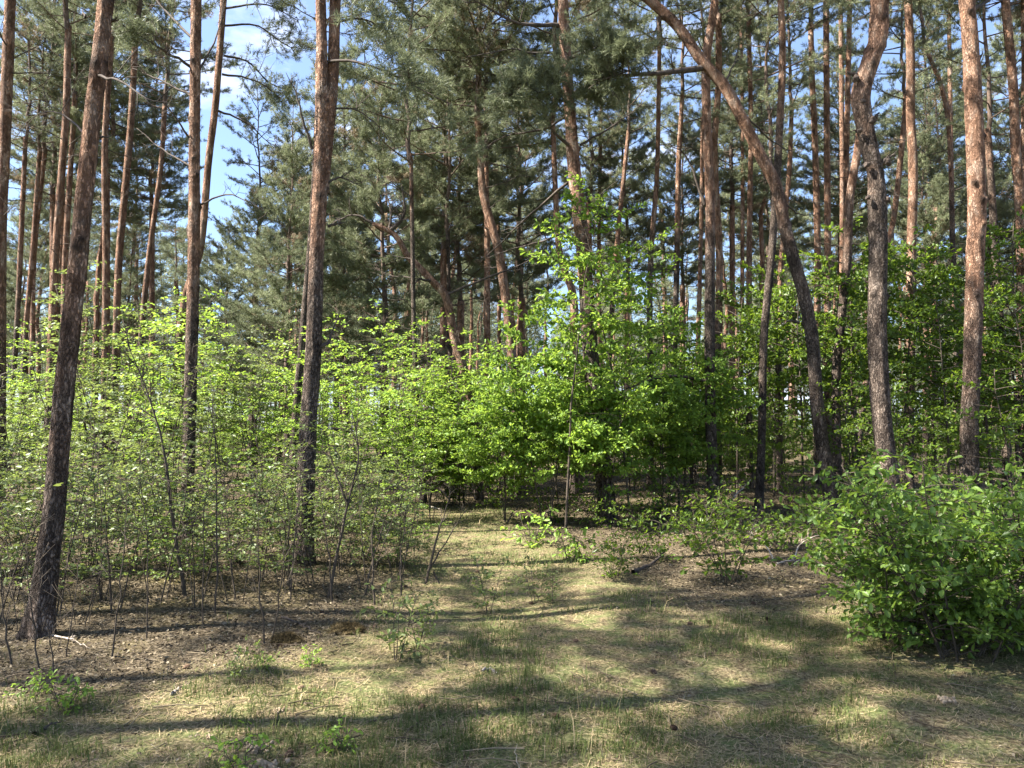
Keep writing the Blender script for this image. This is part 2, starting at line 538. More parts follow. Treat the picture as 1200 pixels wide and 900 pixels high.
def pine_crown_kit(seed, H, Rm, nb, shape, lod=0, leader=0.07, sparse=1.0):
    """limbs and needles of a crown that starts at z 0"""
    q = np.random.default_rng(seed)
    lb, ne = MB(), MB()
    n = 14
    s = np.linspace(0, 1, n)
    ax = np.stack([np.cumsum(q.normal(0, 0.05, n)) * H / 9, np.cumsum(q.normal(0, 0.05, n)) * H / 9, s * H], 1)
    ax[:, :2] -= ax[0, :2]
    tube(lb, ax, leader * (1 - 0.88 * s) + 0.004, 7, rough=0.05, seed=seed)
    C, D, TT = [], [], []
    step = (0.10, 0.15)[lod > 0]
    for i in range(nb):
        t = (i + q.uniform(0, 0.9)) / nb
        p0 = np.array([np.interp(t * 0.97, s, ax[:, k]) for k in range(3)])
        prof = {'cone': (1 - t) ** 0.75 * 0.95 + 0.08, 'round': (math.sin(math.pi * min(1, 0.22 + 0.78 * t)) ** 0.6) * 0.95 + 0.12,
                'young': min(1, 0.55 + 2 * t) * (1 - t) ** 0.6 + 0.1}[shape]
        L = Rm * prof * q.uniform(0.6, 1.12)
        az = i * 2.399 + q.uniform(-0.5, 0.5)
        el0 = R(5 + 45 * t * t) + q.normal(0, 0.16)
        bc = branch_curve(p0, az, L, el0, q.uniform(0.0, 0.28), q, 8, 0.13)
        tube(lb, bc, (0.006 + 0.009 * L) * (1 - 0.8 * np.linspace(0, 1, 8)), 5 if lod == 0 else 4)
        bt = q.uniform(0.25, 0.85)
        dead = q.random() < 0.04
        ns = max(4, int(L / 0.17))
        for j in range(ns):
            u = 0.28 + 0.72 * (j + q.uniform(0, 0.8)) / ns
            if u > 1: u = 1.0
            k = u * 7; a = min(6, int(k)); fr = k - a
            b0 = bc[a] * (1 - fr) + bc[a + 1] * fr
            tg = unit(bc[a + 1] - bc[a])
            sd = unit(np.cross(tg, UP)) * (1 if j % 2 else -1)
            dr = unit(tg * q.uniform(0.5, 1.1) + sd * q.uniform(0.4, 1.0) + UP * q.uniform(-0.15, 0.5))
            l = (0.20 + 0.42 * L * (1.05 - u) * 0.6) * q.uniform(0.7, 1.25) * sparse ** 0.3
            c3 = np.stack([b0, b0 + dr * l * 0.5 + UP * 0.01, b0 + dr * l + UP * 0.05 * l])
            tube(lb, c3, np.array([0.006, 0.0045, 0.002]) * (1 if lod == 0 else 1.6), 3)
            m = max(2, int(l / step))
            w = np.linspace(0.3, 1, m)
            C.append(b0 + dr * (w * l)[:, None] + q.normal(0, 0.012, (m, 3)))
            D.append(np.repeat([unit(dr + UP * 0.35)], m, 0))
            TT.append(np.full(m, 0.04) if dead else np.clip(bt + q.normal(0, 0.16, m), 0.2, 1))
        m = max(2, int(L * 0.5 / step))
        w = np.linspace(0.55, 1, m)
        C.append(np.stack([np.interp(w, np.linspace(0, 1, 8), bc[:, k]) for k in range(3)], 1))
        D.append(np.repeat([unit(bc[-1] - bc[-2])], m, 0)); TT.append(np.clip(bt + q.normal(0, 0.16, m), 0.2, 1))
    C, D, TT = np.concatenate(C), np.concatenate(D), np.concatenate(TT)
    mult = 3 if lod == 0 else 4
    C = np.repeat(C, mult, 0); D = np.repeat(D, mult, 0); TT = np.repeat(TT, mult)
    C = C + q.normal(0, 0.036 + 0.03 * (lod > 0), C.shape); D = D + q.normal(0, 0.35, D.shape); TT = np.clip(TT + q.normal(0, 0.07, len(TT)) * (TT > .1), 0.02, 1)
    if sparse < 1:
        k = q.random(len(C)) < sparse
        C, D, TT = C[k], D[k], TT[k]
    if lod == 0:
        put_needles(ne, C, D, q, 16, 0.105, 0.0115, TT)
    else:
        put_needles(ne, C, D, q, 9, 0.16, 0.021, TT)
    return lb.mesh("limbs", LIMB), ne.mesh("crown", NEEDLE, False), H


def twiggy(mb, pts, w, q, nt=8, tl=0.5, k=5, up=0.2, tips=None):
    """a bare limb along pts (m,3) with side twigs"""
    n = 12
    P = spline(pts, n)
    P[1:-1] += q.normal(0, 0.006 + 0.01 * w, (n - 2, 3))
    tube(mb, P, w * (1 - 0.82 * np.linspace(0, 1, n)) * 0.5, k)
    for j in range(nt):
        u = q.uniform(0.25, 1.0) * (n - 1)
        a = min(n - 2, int(u))
        b0 = P[a] + (P[a + 1] - P[a]) * (u - a)
        tg = unit(P[a + 1] - P[a])
        dr = unit(tg * 0.8 + unit(q.normal(0, 1, 3)) * 0.8 + UP * up)
        l = tl * q.uniform(0.4, 1.2) * (1.2 - 0.6 * u / (n - 1))
        c = np.stack([b0, b0 + dr * l * 0.5, b0 + unit(dr + q.normal(0, 0.3, 3)) * l])
        tube(mb, c, np.array([0.16, 0.11, 0.04]) * w * 0.8 + 0.001, 3)
        if tips is not None:
            tips.append((c[1], c[2]))
        for _ in range(2):
            b1 = c[1]
            d2 = unit(dr + unit(q.normal(0, 1, 3)) * 0.7)
            tube(mb, np.stack([b1, b1 + d2 * l * 0.45]), [0.002 + 0.05 * w, 0.001], 3)
    return P


def dead_kit(seed, H, nb, L0, mb=None):
    q = np.random.default_rng(seed)
    out = []
    for i in range(nb):
        m = mb or MB()
        z = H * (i + q.random()) / nb
        az = q.uniform(0, 6.28)
        L = L0 * q.uniform(0.3, 1.3) * (0.5 + 0.7 * z / H)
        bc = branch_curve(np.array([0, 0, z]), az, L, q.uniform(-0.2, 0.55), q.uniform(-0.15, 0.2), q, 6, 0.12)
        twiggy(m, bc, 0.014 + 0.011 * L, q, int(3 + 4 * L), 0.35 * L + 0.08)
        if mb is None:
            out.append(m.mesh("branch", DEAD))
    return out


def decid_kit(seed, H, stems, spread, br_len, nb, h0, leaf, kind, mat, stem_r=0.014, gap=0.035, ltw=0.5, lean=0.15, flat=0.45, straight=0.05,
              prof='mid', bare=0.0, tws=0.11):
    """stems and leaves of a broadleaved sapling, shrub or seedling"""
    q = np.random.default_rng(seed)
    sb, lb = MB(), MB()
    LP, LD, LN, LS, LT = [], [], [], [], []
    for s_i in range(stems):
        az = q.uniform(0, 6.28)
        hh = H * q.uniform(0.7, 1.0) if s_i else H
        rr = q.uniform(0, spread * 0.25) if stems > 1 else 0
        n = 9
        s = np.linspace(0, 1, n)
        off = lean * hh * q.uniform(0.4, 1.2) * s ** 1.4 + spread * s * (0.55 if stems > 1 else 0)
        P = np.stack([math.cos(az) * (rr + off) + np.cumsum(q.normal(0, straight, n)) * hh * 0.25 * s,
                      math.sin(az) * (rr + off) + np.cumsum(q.normal(0, straight, n)) * hh * 0.25 * s, s * hh - 0.05], 1)
        r0 = stem_r * q.uniform(0.7, 1.1) * (hh / H)
        tube(sb, P, r0 * (1 - 0.85 * s) + 0.0012, 7 if r0 > 0.012 else 5, rough=0.04, seed=seed + s_i)
        nbr = max(2, int(nb * hh / H))
        bt = q.uniform(0.2, 0.8)
        for i in range(nbr):
            t = h0 + (1 - h0) * (i + q.uniform(0, 0.8)) / nbr
            t = min(t, 0.99)
            p0 = np.array([np.interp(t, s, P[:, k]) for k in range(3)])
            u = (t - h0) / (1 - h0)
            pf = {'mid': 0.45 + 0.75 * math.sin(math.pi * min(1, u * 0.9 + 0.1)), 'low': 1.15 - 0.8 * u, 'high': 0.5 + 0.7 * u if u < .8 else 0.7}[prof]
            L = br_len * pf * q.uniform(0.55, 1.15)
            ba = i * 2.399 + q.uniform(-0.6, 0.6)
            bc = branch_curve(p0, ba, L, q.uniform(0.15, 0.85) * (0.5 + 0.5 * u), -0.18, q, 6, 0.14)
            tube(sb, bc, (0.0016 + r0 * 0.34) * (1 - 0.8 * np.linspace(0, 1, 6)), 4)
            if q.random() < bare:
                continue
            bv = q.normal(0, 0.2)
            tw = max(2, int(L / tws))
            for j in range(tw):
                v = 0.18 + 0.82 * (j + q.random() * 0.7) / tw
                v = min(v, 1.0)
                k = v * 5; a = min(4, int(k)); b0 = bc[a] + (bc[a + 1] - bc[a]) * (k - a)
                tg = unit(bc[a + 1] - bc[a])
                sd = unit(np.cross(tg, UP)) * (1 if j % 2 else -1)
                dr = unit(tg * q.uniform(0.4, 1.2) + sd * q.uniform(0.3, 1.0) + UP * q.uniform(-0.25, 0.35))
                if j == tw - 1:
                    dr = tg
                l = ltw * L * 0.5 * (1.2 - 0.7 * v) * q.uniform(0.6, 1.2) + 0.05
                tube(sb, np.stack([b0, b0 + dr * l * 0.5, b0 + dr * l - UP * 0.06 * l]), [0.0026, 0.002, 0.001], 3)
                m = max(2, int(l / gap))
                w = (np.arange(m) + q.uniform(0.2, 0.9)) / m
                w = w.clip(0, 1)
                pos = b0 + dr * (w * l)[:, None] + q.normal(0, 0.006, (m, 3))
                ls = np.where(np.arange(m) % 2, 1.0, -1.0)[:, None]
                ss = unit(np.cross(dr, UP))
                if kind == 'ovate':
                    ld = dr * q.uniform(0.3, 1.0, (m, 1)) + ss * ls * q.uniform(0.5, 1.1, (m, 1)) + UP * q.normal(-0.1, 0.3, (m, 1))
                else:
                    ld = dr * q.uniform(0.2, 1.2, (m, 1)) + unit(q.normal(0, 1, (m, 3))) * 0.95 - UP * 0.05
                LP.append(pos); LD.append(ld)
                LN.append(UP + q.normal(0, flat, (m, 3)))
                LS.append(leaf * q.uniform(0.55, 1.15, m))
                LT.append(np.clip(bt + bv + q.normal(0, 0.2, m), 0, 1))
    put_leaves(lb, np.concatenate(LP), np.concatenate(LD), np.concatenate(LN), np.concatenate(LS), kind, np.concatenate(LT))
    return sb.mesh("stems", STEM), lb.mesh("foliage", mat, False)


# ------------------------------------------------------------------ ground, grass, litter
def axis(a, b, lo, hi, fine, g=1.12):
    c = list(np.arange(a, b + 1e-6, fine))
    st = fine
    while c[-1] < hi:
        st *= g; c.append(c[-1] + st)
    st = fine
    while c[0] > lo:
        st *= g; c.insert(0, c[0] - st)
    return np.array(c)


gx, gy = axis(-9, 9, -900, 900, 0.09), axis(1.5, 17, -300, 1500, 0.09)
XX, YY = np.meshgrid(gx, gy)
ZZ = hgt(XX, YY)
nx, ny = len(gx), len(gy)
gi = (np.arange(ny - 1)[:, None] * nx + np.arange(nx - 1)[None]).ravel()
gm = MB()
gm.add(np.stack([XX, YY, ZZ], -1).reshape(-1, 3), np.stack([gi, gi + 1, gi + nx + 1, gi + nx], 1), grassy(XX, YY).ravel())
ground = link("ground", gm.mesh("ground", ground_mat()))
ground['kind'] = "structure"


def wedge(n, y0, y1, q, power=1.0, margin=1.5):
    """random ground points in what the camera can see, denser near it"""
    y = y0 + (y1 - y0) * q.random(n) ** power
    x = (q.random(n) * 2 - 1) * (0.70 * y + margin)
    return x, y


q = np.random.default_rng(5)
gr = MB()
# upright blades
x, y = wedge(330000, 3.0, 17, q, 1.7, 1.0)
g = grassy(x, y)
clump = fbm(x * 1.6, y * 1.6, 40)
fine_c = fbm(x * 7, y * 7, 50, 2)
keep = q.random(len(x)) < np.clip(g * 1.1 + 0.05, 0, 1) * np.clip((clump - 0.25) * 2.6, 0.22, 1) * np.clip((fine_c - 0.25) * 2.2, 0.08, 1)
x, y, clump = x[keep], y[keep], clump[keep]
n = len(x)
z = hgt(x, y)
hgh = q.gamma(5, 0.2, n) * (0.022 + 0.03 * smooth(0.4, 0.7, clump)) * (0.7 + 0.05 * y)
tall = q.random(n) < 0.003
hgh = np.where(tall, hgh * 3.0, hgh)
az = q.uniform(0, 6.283, n)
ln = q.uniform(0.15, 1.1, n)
wd = q.uniform(0.0013, 0.0028, n) * (0.75 + 0.075 * y)
dx, dy = np.cos(az), np.sin(az)
B = np.stack([x, y, z - 0.004], 1); Dh = np.stack([dx, dy, dx * 0], 1); Sh = np.stack([-dy, dx, dx * 0], 1) * wd[:, None]
M1 = B + Dh * (hgh * ln * 0.3)[:, None] + UP * (hgh * 0.62)[:, None]
Tp = B + Dh * (hgh * ln)[:, None] + UP * (hgh * (1.0 - 0.25 * ln))[:, None]
V = np.stack([B - Sh, B + Sh, M1 - Sh * .75, M1 + Sh * .75, Tp], 1).reshape(-1, 3)
o5 = (np.arange(n) * 5)[:, None, None]
Fc = (np.array([[0, 1, 3], [0, 3, 2], [2, 3, 4]])[None] + o5).reshape(-1, 3)
gt = np.clip(0.45 * smooth(0.36, 0.62, clump) + q.normal(0.32, 0.26, n), 0.0, 1.0)
gt = np.where(tall, 0.08, gt)
gr.add(V, Fc, np.repeat(gt, 5))
# flattened dry blades (thatch)
x, y = wedge(230000, 3.0, 17, q, 1.7, 1.0)
g = grassy(x, y)
keep = q.random(len(x)) < (g * 0.9 + 0.05) * np.clip((fbm(x * 2.3, y * 2.3, 71) - 0.3) * 3.2, 0.12, 1)
x, y = x[keep], y[keep]; n = len(x)
az = q.uniform(0, 6.283, n); L = q.uniform(0.025, 0.10, n); wd = q.uniform(0.0012, 0.0026, n) * (0.8 + 0.08 * y)
dx, dy = np.cos(az), np.sin(az)
B = np.stack([x, y, hgt(x, y) + q.uniform(0.0, 0.012, n)], 1); Dh = np.stack([dx, dy, q.uniform(-0.1, 0.25, n)], 1); Sh = np.stack([-dy, dx, dx * 0], 1) * wd[:, None]
V = np.stack([B - Sh, B + Sh, B + Dh * L[:, None]], 1).reshape(-1, 3)
gr.add(V, np.arange(n * 3).reshape(-1, 3), np.repeat(np.clip(q.normal(0.16, 0.26, n), 0, 1), 3))
GRASS = tint_mat("grass_blades", [(0.0, (0.422, 0.323, 0.194)), (0.22, (0.308, 0.249, 0.129)), (0.42, (0.139, 0.150, 0.047)), (1.0, (0.069, 0.102, 0.025))], 0.7, 0.3)
go = link("grass", gr.mesh("grass", GRASS, False))
tag(go, "short patchy green and straw coloured grass on the sunlit clearing", "grass")
go['kind'] = "stuff"

# dead leaves and needles on the floor
lt = MB()
x, y = wedge(190000, 3.0, 30, q, 1.5, 1.2)
g = grassy(x, y)
keep = q.random(len(x)) < np.clip(1.0 - 0.9 * g, 0.05, 1)
x, y = x[keep], y[keep]; n = len(x)
P = np.stack([x, y, hgt(x, y) + q.uniform(0.002, 0.02, n)], 1)
az = q.uniform(0, 6.283, n)
put_leaves(lt, P, np.stack([np.cos(az), np.sin(az), q.normal(0, 0.25, n)], 1), UP + q.normal(0, 0.45, (n, 3)),
           q.uniform(0.012, 0.04, n) * (1 - 0.3 * grassy(x, y)) * (0.8 + 0.03 * y), 'ovate', np.clip(q.beta(1.6, 2.2, n), 0, 1))
LITTER = tint_mat("dead_leaf_litter", [(0.0, (0.032, 0.023, 0.016)), (0.4, (0.093, 0.070, 0.043)), (0.75, (0.177, 0.142, 0.091)), (1.0, (0.306, 0.260, 0.186))], 0.75)
x, y = wedge(150000, 3.0, 20, q, 1.5, 1.0)
keep = q.random(len(x)) > grassy(x, y) * 0.8
x, y = x[keep], y[keep]; n = len(x)
az = q.uniform(0, 6.283, n); L = q.uniform(0.03, 0.09, n); wd = q.uniform(0.001, 0.002, n) * (0.8 + 0.08 * y)
dx, dy = np.cos(az), np.sin(az)
B = np.stack([x, y, hgt(x, y) + q.uniform(0.004, 0.022, n)], 1); Dh = np.stack([dx, dy, q.uniform(-0.15, 0.15, n)], 1); Sh = np.stack([-dy, dx, dx * 0], 1) * wd[:, None]
lt.add(np.stack([B - Sh, B + Sh, B + Dh * L[:, None]], 1).reshape(-1, 3), np.arange(n * 3).reshape(-1, 3), np.repeat(q.uniform(0.3, 1.0, n), 3))
# small twigs among the leaves
for _ in range(2600):
    yy = 3.4 + 15 * q.random() ** 1.2; xx = (q.random() * 2 - 1) * (0.7 * yy + 1)
    if q.random() < grassy(xx, yy) * 0.6:
        continue
    a = q.uniform(0, 6.28); l = q.uniform(0.06, 0.4)
    p = np.array([xx, yy, 0]); d = np.array([math.cos(a), math.sin(a), 0])
    pts = np.stack([p, p + d * l * 0.5 + q.normal(0, 0.02, 3), p + d * l])
    pts[:, 2] = hgt(pts[:, 0], pts[:, 1]) + q.uniform(0.004, 0.03, 3)
    tube(lt, pts, np.array([1, .8, .4]) * q.uniform(0.0015, 0.005), 4, tint=q.uniform(0.1, 0.85))
lo = link("leaf_litter", lt.mesh("leaf_litter", LITTER, False))
tag(lo, "brown dead leaves and small twigs carpeting the shaded forest floor", "leaf litter")
lo['kind'] = "stuff"

# ------------------------------------------------------------------ pines
CR_MATURE = [pine_crown_kit(100 + i, 7.5, 2.3, 42, 'round', 0, 0.075, 0.8) for i in range(3)]
CR_LEAN = [pine_crown_kit(140 + i, 6.5, 1.9, 34, 'round', 0, 0.055, 0.62) for i in range(2)]
CR_OPEN = [pine_crown_kit(180 + i, 6.0, 2.0, 26, 'round', 0, 0.055, 0.45) for i in range(2)]
CR_YOUNG = [pine_crown_kit(120 + i, 8.0, 2.35, 92, 'young', 0, 0.08) for i in range(3)]
CR_FAR = [pine_crown_kit(160 + i, 7.5, 2.1, 30, 'round', 1, 0.07, 0.75) for i in range(4)]
DEADK = [dead_kit(200 + i, 5.0, 13, 1.15) for i in range(3)]
DEADK_THIN = [dead_kit(220 + i, 5.0, 10, 0.7) for i in range(3)]
PINES = []          # (root, photo column, distance) for the labels of the far rows


def pine(name, label, trace, Y, top, crown=None, cs=1.0, orange=2.5, dead=None, group=None, limbs=(), k=14, rough=0.035, seed=0, lod=False, flare=1.2):
    """a pine whose trunk follows photo positions (column, row, width in pixels) at distance Y; it stands on the ground and goes on above them"""
    pts = []
    for px, py, w in trace:
        p = at(px, py, Y)
        pts.append([*p, w / 2 / F * Y])
    pts = np.array(pts)
    pts = pts[np.argsort(pts[:, 2])]
    # down to the ground
    a, b = pts[0], pts[1]
    if a[2] > 0.05:
        sl = (b[:3] - a[:3]) / max(0.5, b[2] - a[2]) * 0.6
        g = a.copy(); g[:3] = a[:3] - sl * a[2]; g[2] = 0; g[3] = a[3] * (1 + 0.03 * a[2])
        g[2] = float(hgt(g[0], g[1]))
        pts = np.concatenate([[g], pts])
    base = pts[0].copy()
    base[2] = float(hgt(base[0], base[1]))
    pts[0, 2] = base[2] - 0.12
    # up to the crown
    last = pts[-1]
    sl = (pts[-1, :3] - pts[-2, :3]) / max(0.3, pts[-1, 2] - pts[-2, 2])
    dz = top - last[2]
    if dz > 0.5:
        r_top = max(0.035, last[3] * (1 - 0.045 * dz))
        for u in (0.5, 1.0):
            pts = np.concatenate([pts, [[last[0] + sl[0] * dz * u * 0.6, last[1] + sl[1] * dz * u * 0.6, last[2] + dz * u, last[3] + (r_top - last[3]) * u]]])
    near = k >= 18
    k = int(k * 1.5) if near else k
    n = int((pts[-1, 2] - pts[0, 2]) / (0.04 if near else 0.11)) + 2
    S = spline(pts, n)
    S[:, 3] = np.maximum(S[:, 3] * 0.93, 0.02)
    zz = S[:, 2] - base[2]
    S[:, 3] *= 1 + (flare - 1) * np.exp(-np.maximum(zz, 0) / 0.22)
    P = S[:, :3] - base[:3]
    root = thing(name, label, "pine tree", base[:3], group)
    mb = MB()
    tube(mb, P, S[:, 3], k, rough=rough * (0.8 if near else 1), seed=seed + int(Y * 10), knots=26 if near else 0, lobes=near)
    tr = link("trunk", mb.mesh("trunk", BARK), root)
    tr['orange_from'] = float(orange)
    q = np.random.default_rng(seed + 77)
    tip = P[-1]
    if crown is not None:
        lm, cm, H = crown
        rz = q.uniform(0, 6.28)
        c0 = tip - np.array([0, 0, 0.25])
        link("limbs", lm, root, c0, rz, cs)
        link("crown", cm, root, c0, rz, cs)
    if dead is not None:
        me, z0, sc = dead
        i = np.argmin(np.abs(P[:, 2] - z0)); j = np.argmin(np.abs(P[:, 2] - z0 - 4 * sc))
        d = P[j] - P[i]
        e = Vector(d if np.linalg.norm(d) > .1 else UP).to_track_quat('Z', 'Y').to_euler()
        e.rotate_axis('Z', q.uniform(0, 6.28))
        for bm_ in me:
            o = link("branch", bm_, root, P[i], None, sc)
            o.rotation_euler = e
    for lp, w, nt_, tl_ in limbs:
        L = np.array([at(px, py, Y + dy) for px, py, dy in lp]) - base[:3]
        if nt_ < 0:
            m2 = MB()
            S2 = spline(L, 50)
            tube(m2, S2, w / F * Y * 0.5 * (1 - 0.35 * np.linspace(0, 1, 50)), 16, rough=0.04, seed=3)
            link("side_stem", m2.mesh("side_stem", BARK), root)['orange_from'] = float(orange)
            continue
        m2 = MB()
        tips = [] if nt_ >= 10 else None
        twiggy(m2, L, w / F * Y, q, nt_ * (3 if nt_ >= 13 else 2 if tips is not None else 1), tl_, tips=tips)
        link("branch", m2.mesh("branch", DEAD), root)
        if tips:
            ne = MB()
            A_, B_ = np.array([t[0] for t in tips]), np.array([t[1] for t in tips])
            m_ = 22 if nt_ >= 13 else 10
            u_ = q.uniform(0.1, 1.15, (len(A_), m_, 1))
            C_ = (A_[:, None] + (B_ - A_)[:, None] * u_).reshape(-1, 3) + q.normal(0, 0.05, (len(A_) * m_, 3))
            D_ = np.repeat(B_ - A_, m_, 0) / (np.linalg.norm(B_ - A_, axis=1).repeat(m_)[:, None]) + q.normal(0, .3, C_.shape) + UP * 0.3
            put_needles(ne, C_, D_, q, 13, 0.095, 0.0095, np.clip(q.normal(0.45, 0.15, len(C_)), 0.2, 1))
            link("needles", ne.mesh("needles", NEEDLE, False), root)
    root['_d'] = float(Y)
    return root, base, P


def M(i): return CR_MATURE[i % 3]
def Yg(i): return CR_YOUNG[i % 3]
def T(i): return CR_LEAN[i % 2]


# the big near trunks, traced at their own distances
pine("leaning_pine", "thick near pine leaning right, black lower bark, orange above", [(43, 748, 32), (52, 690, 28), (58, 640, 26), (63, 600, 25), (76, 450, 23), (85, 367, 22), (92, 300, 21), (107, 150, 19.5), (124, 0, 19)],
     6.1, 11.5, T(0), 0.85, 1.2, k=26, rough=0.05, seed=1,
     limbs=[([(122, 25, 0), (140, 23, 0)], 7, 2, .1), ([(112, 88, 0), (142, 96, -.3), (175, 118, -.5), (205, 122, -.6)], 4, 7, .35), ([(104, 163, 0), (130, 160, .2)], 5, 1, .1),
            ([(96, 245, 0), (112, 240, 0)], 5, 1, .1), ([(100, 20, 0), (96, 12, 0.1)], 3, 0, .1), ([(104, 160, 0), (60, 130, 0.6), (20, 150, 1.0)], 3.2, 9, .5)])
pine("straight_pine", "straight orange trunk with bare upswept twigs, beside the forked blue sky gap", [(221, 655, 17), (220, 577, 15), (223, 467, 15), (227, 300, 14.5), (228, 150, 13.5), (230, 0, 13)],
     11.2, 11.5, M(1), 1.0, 2.4, k=18, seed=2,
     limbs=[([(224, 43, 0), (190, 8, .5), (160, -40, .9)], 4, 9, .5), ([(223, 78, 0), (185, 55, -.4), (140, 28, -.9)], 4, 10, .5), ([(223, 112, 0), (190, 95, .3), (155, 80, .6)], 3.5, 8, .5),
            ([(224, 165, 0), (200, 130, -.2), (175, 105, -.4)], 3, 7, .4), ([(234, 80, 0), (255, 40, .3), (262, 0, .6)], 3, 6, .4), ([(224, 195, 0), (190, 175, .3), (160, 150, .7)], 3, 7, .4),
            ([(234, 240, 0), (270, 228, -.3), (315, 250, -.7)], 2.6, 7, .35)])
pine("crossing_pine", "slimmer dark pine crossing behind the straight orange trunk", [(198, 520, 10), (207, 433, 10), (217, 350, 9.5), (235, 290, 9), (245, 183, 9), (253, 117, 8.5), (262, 0, 8)],
     16.5, 12.0, T(0), 1.0, 2.0, k=12, seed=3,
     limbs=[([(262, 65, 0), (290, 72, .3), (320, 100, .8), (350, 110, 1)], 3, 12, .7), ([(260, 87, 0), (300, 95, .3), (335, 120, .6)], 3, 12, .7), ([(256, 130, 0), (290, 145, .3), (322, 175, .6)], 3, 9, .6),
            ([(262, 30, 0), (300, 30, .3), (340, 55, .6), (370, 55, .8)], 3, 12, .8), ([(262, 10, 0), (310, 5, -.3), (350, 25, -.6)], 3, 12, .8)])
pine("twin_stem_pine", "near pine splitting into two stems near the top, dark scar halfway", [(355, 670, 24), (356, 640, 22), (358, 590, 22), (361, 500, 21), (367, 417, 20), (371, 300, 18), (375, 220, 18), (377, 150, 17), (377, 60, 14), (376, 0, 13)],
     8.9, 11.5, T(1), 0.9, 2.5, k=24, rough=0.05, seed=4,
     limbs=[([(377, 225, 0.02), (383, 165, .04), (390, 90, .08), (393, 0, .1), (398, -120, .1), (402, -260, .1)], 16, -1, .5),
            ([(385, 72, 0), (410, 72, -.2), (443, 80, -.4), (480, 97, -.6), (517, 117, -.8)], 4, 12, .5),
            ([(392, 26, 0), (425, 22, .3), (450, 38, .5), (468, 63, .6)], 3.5, 10, .4), ([(383, 215, 0), (398, 208, .1), (425, 220, .2)], 3.5, 5, .3),
            ([(366, 175, 0), (352, 130, -.1), (345, 105, -.1), (335, 85, -.2)], 4, 5, .3), ([(384, 265, 0), (405, 260, 0.1)], 4, 2, .2),
            ([(373, 405, 0), (385, 400, .1), (392, 380, .1)], 6, 3, .3), ([(384, 128, 0), (420, 130, .2), (455, 160, .4)], 3, 8, .4), ([(392, 0, 0), (430, -15, 0), (470, 10, 0)], 4, 10, .6)])
pine("pale_leaning_pine", "pale grey slanting trunk tucked behind the twin-stem pine", [(343, 560, 10), (347, 483, 10), (354, 400, 9), (360, 333, 9), (366, 250, 7)],
     14.0, 9.0, T(1), 0.8, 9.0, k=12, seed=5)
pine("edge_pine", "pine trunk cut by the left edge of the picture", [(0, 550, 13), (1, 290, 13), (6, 150, 14), (12, 0, 13)], 13.5, 12, T(1), 0.9, 2.0, (DEADK[0], 4.0, 1.0), k=14, seed=6)

# central tall pine with hanging clumps
pine("central_pine", "tall central pine with dark needle clumps hanging off its upper trunk", [(713, 612, 23), (708, 560, 21.5), (700, 500, 20.5), (691, 400, 19.5), (684, 300, 18), (673, 200, 16.5), (668, 133, 14.5), (662, 50, 14), (660, 0, 13.5)],
     13.2, 12.0, M(0), 1.0, 3.3, k=20, rough=0.045, seed=7,
     limbs=[([(655, 30, 0), (630, 30, -.3), (600, 25, -.6), (577, 13, -.9), (547, -5, -1.2)], 6, 9, .8), ([(662, 62, 0), (617, 62, -.3), (603, 57, -.4), (573, 62, -.8), (547, 67, -1)], 4, 9, .7), ([(664, 70, 0), (690, 60, -.5), (715, 55, -.9), (740, 62, -1.2)], 4, 16, .7), ([(664, 90, 0), (640, 95, -.5), (618, 100, -.9), (600, 112, -1.2)], 4, 16, .7), ([(668, 110, 0), (690, 100, -.4), (715, 95, -.7)], 4, 13, .6), ([(668, 120, 0), (655, 118, -.5), (640, 125, -.9)], 4, 12, .6), ([(672, 130, 0), (640, 150, .5), (590, 160, .9), (560, 180, 1.2)], 4, 12, .7),
            ([(672, 175, 0), (650, 155, -.3), (640, 140, -.4), (632, 118, -.6)], 5, 6, .5), ([(680, 170, 0), (715, 150, .3), (755, 120, .8)], 3.5, 8, .5),
            ([(682, 262, 0), (640, 282, .5), (600, 292, 1), (562, 306, 1.5)], 3.5, 7, .4), ([(676, 205, 0), (640, 235, .5), (600, 272, 1), (560, 310, 1.5)], 4, 6, .4)])
pine("arched_pine", "big pine arching up and left across the upper right woods", [(977, 612, 20), (974, 583, 18.5), (963, 517, 16.5), (957, 467, 16), (952, 400, 15.5), (943, 350, 15.5), (929, 300, 15), (920, 267, 15), (910, 220, 14.5), (890, 180, 14.5), (870, 140, 14), (850, 103, 14), (820, 68, 13.5), (795, 32, 13), (755, -5, 12), (700, -50, 11)],
     13.0, 10.5, M(1), 0.85, 4.3, k=20, rough=0.04, seed=8,
     limbs=[([(822, 80, 0), (780, 85, -.3), (740, 87, -.5), (710, 92, -.7), (690, 104, -.8)], 8, 12, .7), ([(905, 225, 0), (935, 250, .5), (955, 252, .6)], 3.5, 4, .3),
            ([(868, 130, 0), (905, 165, .5), (935, 180, 1)], 3, 6, .4), ([(848, 100, 0), (862, 70, .4), (868, 40, .6)], 3, 5, .4), ([(936, 378, 0), (925, 376, -.2), (915, 382, -.4)], 4, 3, .2)])
